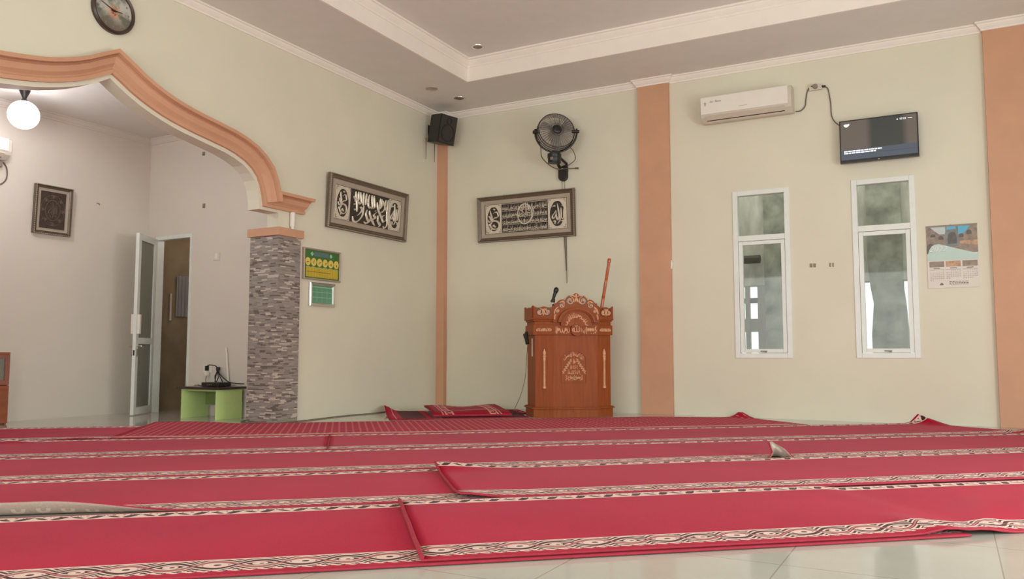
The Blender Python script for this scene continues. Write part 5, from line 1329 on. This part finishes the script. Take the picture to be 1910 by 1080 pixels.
mb = MB(TB); mb.box((xm - .2, tz0 + .12, 0), (xm + .2, tz0 + .18, .03)); mb.box((xm - .2, tz0 + .28, 0), (xm + .2, tz0 + .34, .03)); mb.box((xm - .15, tz0 + .1, .03), (xm - .11, tz0 + .36, .072)); mb.box((xm + .11, tz0 + .1, .03), (xm + .15, tz0 + .36, .072)); obj('wall_mount', mb, 'dark', tv)
# wall calendar
kx0, kx1, kz0, kz1 = 5.79, 6.229, 1.335, 1.948
cal = thing('wall_calendar', 'large paper wall calendar with a tiled portal photograph beside the broad pilaster', 'calendar', (kx0, 0, kz0))
KW, KH = kx1 - kx0, kz1 - kz0
def kp(u, v): return kx0 + KW * u, kz0 + KH * v
mb = MB(TB); mb.box((kx0, kz0, .003), (kx1, kz1, .008)); sh = obj('sheet', mb, 'paper', cal)
mb = MB(TB); mb.box((kx0 - .002, kz1 - .012, .002), (kx1 + .002, kz1 + .004, .0115)); mb.tube([(kx0 + KW * .48, kz1 + .002, .006), (kx0 + KW * .485, kz1 + .014, .006), (kx0 + KW * .49, kz1 + .002, .006)], .0018, 6); obj('top_strip', mb, 'tapegrey', cal)
def patch(nm, m, poly, z, par=None):
    mb = MB(TB); mb.prism([kp(*p) for p in poly], z, z + .0004); return obj(nm, mb, m, par or sh)
ph = patch('portal_photo', 'photo1', [(0, .55), (1, .55), (1, .985), (0, .985)], .008)
patch('sky', 'skypale', [(.08, .98), (.40, .98), (.37, .86), (.26, .86), (.15, .93)], .0086, ph); patch('sky', 'skyblue', [(.6, .985), (.87, .985), (.75, .87), (.64, .845)], .0086, ph); patch('sky', 'skyblue', [(.41, .985), (.59, .985), (.59, .935), (.41, .935)], .0086, ph)
patch('portal', 'photo3', [(.38, .66), (.38, .985), (.41, .985), (.41, .93), (.6, .93), (.6, .985), (.63, .985), (.64, .66)], .0087, ph)
def archp(cx, z0, w, h): return [(cx - w, z0), (cx + w, z0)] + [(cx + w * math.cos(PI * i / 12), z0 + h * (.5 + .5 * math.sin(PI * i / 12))) for i in range(13)]
for q in (archp(.51, .70, .09, .19), archp(.13, .82, .05, .05), archp(.29, .775, .05, .06), archp(.69, .80, .045, .06), archp(.84, .84, .05, .07)): patch('portal_arch', 'photo4', q, .0091, ph)
patch('terrace', 'photo2', [(.66, .70), (1, .66), (1, .75), (.66, .74)], .0090, ph); patch('dark_arch', 'photo4', archp(.08, .56, .08, .16), .0090, ph)
cv = [(.0, .44), (.01, .52), (.05, .62), (.1, .675), (.16, .70), (.24, .705), (.32, .69), (.5, .645), (.75, .585), (1, .53), (1, .44)]
mi = patch('mint_field', 'mint', cv, .0095)
mb = MB(TB); c = kp(.21, .615); text_mb(mb, '2022', .075, c[0], c[1], .0099, .0004, shear=.35, squash=1.0); obj('year', mb, mat('sage_year_print', (128, 140, 134), .6), mi)
mb = MB(TB); c = kp(.212, .619); text_mb(mb, '2022', .075, c[0], c[1], .0104, .0004, shear=.35); obj('year_highlight', mb, mat('white_year_print', (226, 228, 222), .6), mi)
for i, m in enumerate(('photo1', 'photo2', 'photo1')):
    u0_ = .04 + .325 * i; patch('month_photo', m, [(u0_, .335), (u0_ + .29, .335), (u0_ + .29, .425), (u0_, .425)], .0095); patch('month_title', 'greyink', [(u0_ + .08, .308), (u0_ + .21, .308), (u0_ + .21, .320), (u0_ + .08, .320)], .0095); patch('month_rule', 'greyink', [(u0_, .288), (u0_ + .29, .288), (u0_ + .29, .292), (u0_, .292)], .0095)
    mb = MB(TB); first = (5, 1, 1)[i]; days = (31, 28, 31)[i]; st_ = (6, 2, 2)[i]
    for d in range(1, days + 1):
        kk = d - 1 + st_; c = kp(u0_ + .02 + .25 * (kk % 7) / 6, .27 - .03 * (kk // 7)); text_mb(mb, str(d), .0145, c[0], c[1], .0084, .0004)
    obj('dates', mb, 'greyink', sh)
mb = MB(TB); rnd = random.Random(2)
for yy, h_ in ((.095, .007), (.072, .010), (.05, .004)):
    u = .42
    while u < .78: w2 = rnd.uniform(.02, .05); a, b = kp(u, yy), kp(min(u + w2, .79), yy); mb.box((a[0], a[1] - h_ / 2, .0084), (b[0], a[1] + h_ / 2, .0088)); u += w2 + .012
a = kp(.27, .06); mb.prism([(a[0] - .018, a[1] - .012), (a[0] + .018, a[1] - .012), (a[0] + .012, a[1] + .004), (a[0], a[1] + .014), (a[0] - .012, a[1] + .004)], .0084, .0088); obj('footer_print', mb, 'greyink', sh)
# putty marks and pilaster switch
for (px, py), lab in zip(((1513, 495), (1519.5, 495), (1548.5, 494), (1554, 494)), ('first grey putty mark counted from the window with the gate', 'second grey putty mark counted from the window with the gate', 'third grey putty mark counted from the window with the gate', 'fourth grey putty mark counted from the window with the gate')):
    c = pB(px, py); ww = .014 if px < 1530 else .008
    mb = MB(TB); mb.prism([(c[0] - ww, c[1] - .02), (c[0] + ww * .8, c[1] - .022), (c[0] + ww, c[1] + .019), (c[0] - ww * .9, c[1] + .021)], 0, .004); mb.box((c[0] - ww * .4, c[1] - .008, .004), (c[0] + ww * .5, c[1] + .01, .007)); solo('mounting_putty', mb, 'tapegrey', lab, 'mark', loc=TB(c[0], c[1], 0), group='grey marks on the wall between the windows')
zc_ = on(1255, 495, 0, 3.19)[2]
sw = thing('light_switch', 'white switch on the edge of the orange pilaster beside the pulpit', 'switch', (3.19, -.03, zc_))
mb = MB(); mb.box((3.19, -.052, zc_ - .05), (3.202, -.004, zc_ + .05)); obj('plate', mb, 'plastic', sw, bevel=.004)
mb = MB(); mb.box((3.202, -.042, zc_ - .026), (3.208, -.014, zc_ + .026)); obj('rocker', mb, 'white', sw, bevel=.002)
# recessed ceiling lights
def downlight(loc, lab, r, first=None):
    if first is None:
        t = thing('downlight', lab, 'ceiling light', loc, 'recessed lights in the ceiling'); x, y, z = loc
        mb = lathe_out(lambda a, b, c: (x + a, y + b, z - c), [(r * .72, .0), (r, .0), (r * .97, .006), (r * .74, .007), (r * .70, .002)], 32); obj('rim', mb, 'chrome', t, smooth=True)
        mb = lathe_out(lambda a, b, c: (x + a, y + b, z - c), [(r * .72, .004), (r * .55, .003), (.001, .0025)], 32); obj('reflector', mb, mat('brownish_reflector', (128, 112, 96), .3, metal=.6, var=.3, scale=15), t, smooth=True)  # reflector in mottled brownish metal
        return t
    t = first.copy(); COL.objects.link(t); t.location = loc; t['label'] = lab
    for ch in first.children: c = ch.copy(); COL.objects.link(c); c.parent = t
    return t
d1_ = downlight((1.371, -1.31, COF), 'recessed ceiling light in the raised field', .075)
downlight((.632, -.519, SOF), 'recessed ceiling light in the low band near the loudspeaker', .075, d1_)
d3 = downlight((.531, -.999, SOF), 'flat pale recessed light in the low ceiling band, farther from the corner', .085, d1_)
pm_ = mat('pale_cover', (176, 164, 150), .6)
for ch in d3.children:
    ch.data = ch.data.copy(); ch.data.materials[0] = pm_

# ------------------------------------------------------------------ camera, sky and lamps
cam = bpy.data.cameras.new('camera'); co = bpy.data.objects.new('camera', cam); COL.objects.link(co)
cam.sensor_width = 36; cam.lens = F * 36 / 1910
m3 = Matrix((RGT, UPV, tuple(-c for c in FWD))).transposed()
co.matrix_world = Matrix.Translation(CAM) @ m3.to_4x4(); cam.clip_start = .02
bpy.context.scene.camera = co
w = bpy.data.worlds.new('sky'); bpy.context.scene.world = w; w.use_nodes = True
w.node_tree.nodes['Background'].inputs[0].default_value = (.96, 1.0, .985, 1); w.node_tree.nodes['Background'].inputs[1].default_value = 1.2
def area(name, loc, rot, sx, sy, power, col=(.97, 1, .96)):
    l = bpy.data.lights.new(name, 'AREA'); l.shape = 'RECTANGLE'; l.size = sx; l.size_y = sy; l.energy = power; l.color = col
    o = bpy.data.objects.new(name, l); COL.objects.link(o); o.location = loc; o.rotation_euler = rot
    return o
area('daylight_side_near', (8.5, -4.7, 1.0), (0, R(84), 0), 1.5, 2.4, 112)
area('daylight_side_far', (8.55, -7.4, 1.7), (0, R(108), 0), 2.4, 2.4, 50)
area('daylight_doors', (4.4, -12.0, 1.5), (R(108), 0, 0), 6.4, 2.4, 250)
l = bpy.data.lights.new('globe_fill', 'POINT'); l.energy = 24; l.color = (1, .97, 1); l.shadow_soft_size = .12  # unseen fill outside the globe, added to brighten the side room
o = bpy.data.objects.new('globe_fill', l); COL.objects.link(o); o.location = (GLOBE[0] + .45, GLOBE[1] - .35, GLOBE[2] - .25)
area('beam_fill', (5.0, .35, 3.4), (R(-35), 0, 0), 3.5, .25, 22)  # added fill with no real fitting, brightens the concrete outside the windows
l = bpy.data.lights.new('store_fill', 'POINT'); l.energy = 7; l.color = (1, .9, .75); l.shadow_soft_size = .1  # unseen fill added to lift the dark store room
o = bpy.data.objects.new('store_fill', l); COL.objects.link(o); o.location = (-1.6, -1.8, 2.2)
sc = bpy.context.scene
sc.view_settings.view_transform = 'Standard'; sc.view_settings.look = 'None'; sc.view_settings.exposure = 0.0; sc.view_settings.gamma = 1.0
sc.cycles.use_denoising = True; sc.cycles.max_bounces = 10; sc.cycles.diffuse_bounces = 6; sc.cycles.transparent_max_bounces = 12
sc.cycles.sample_clamp_indirect = 6
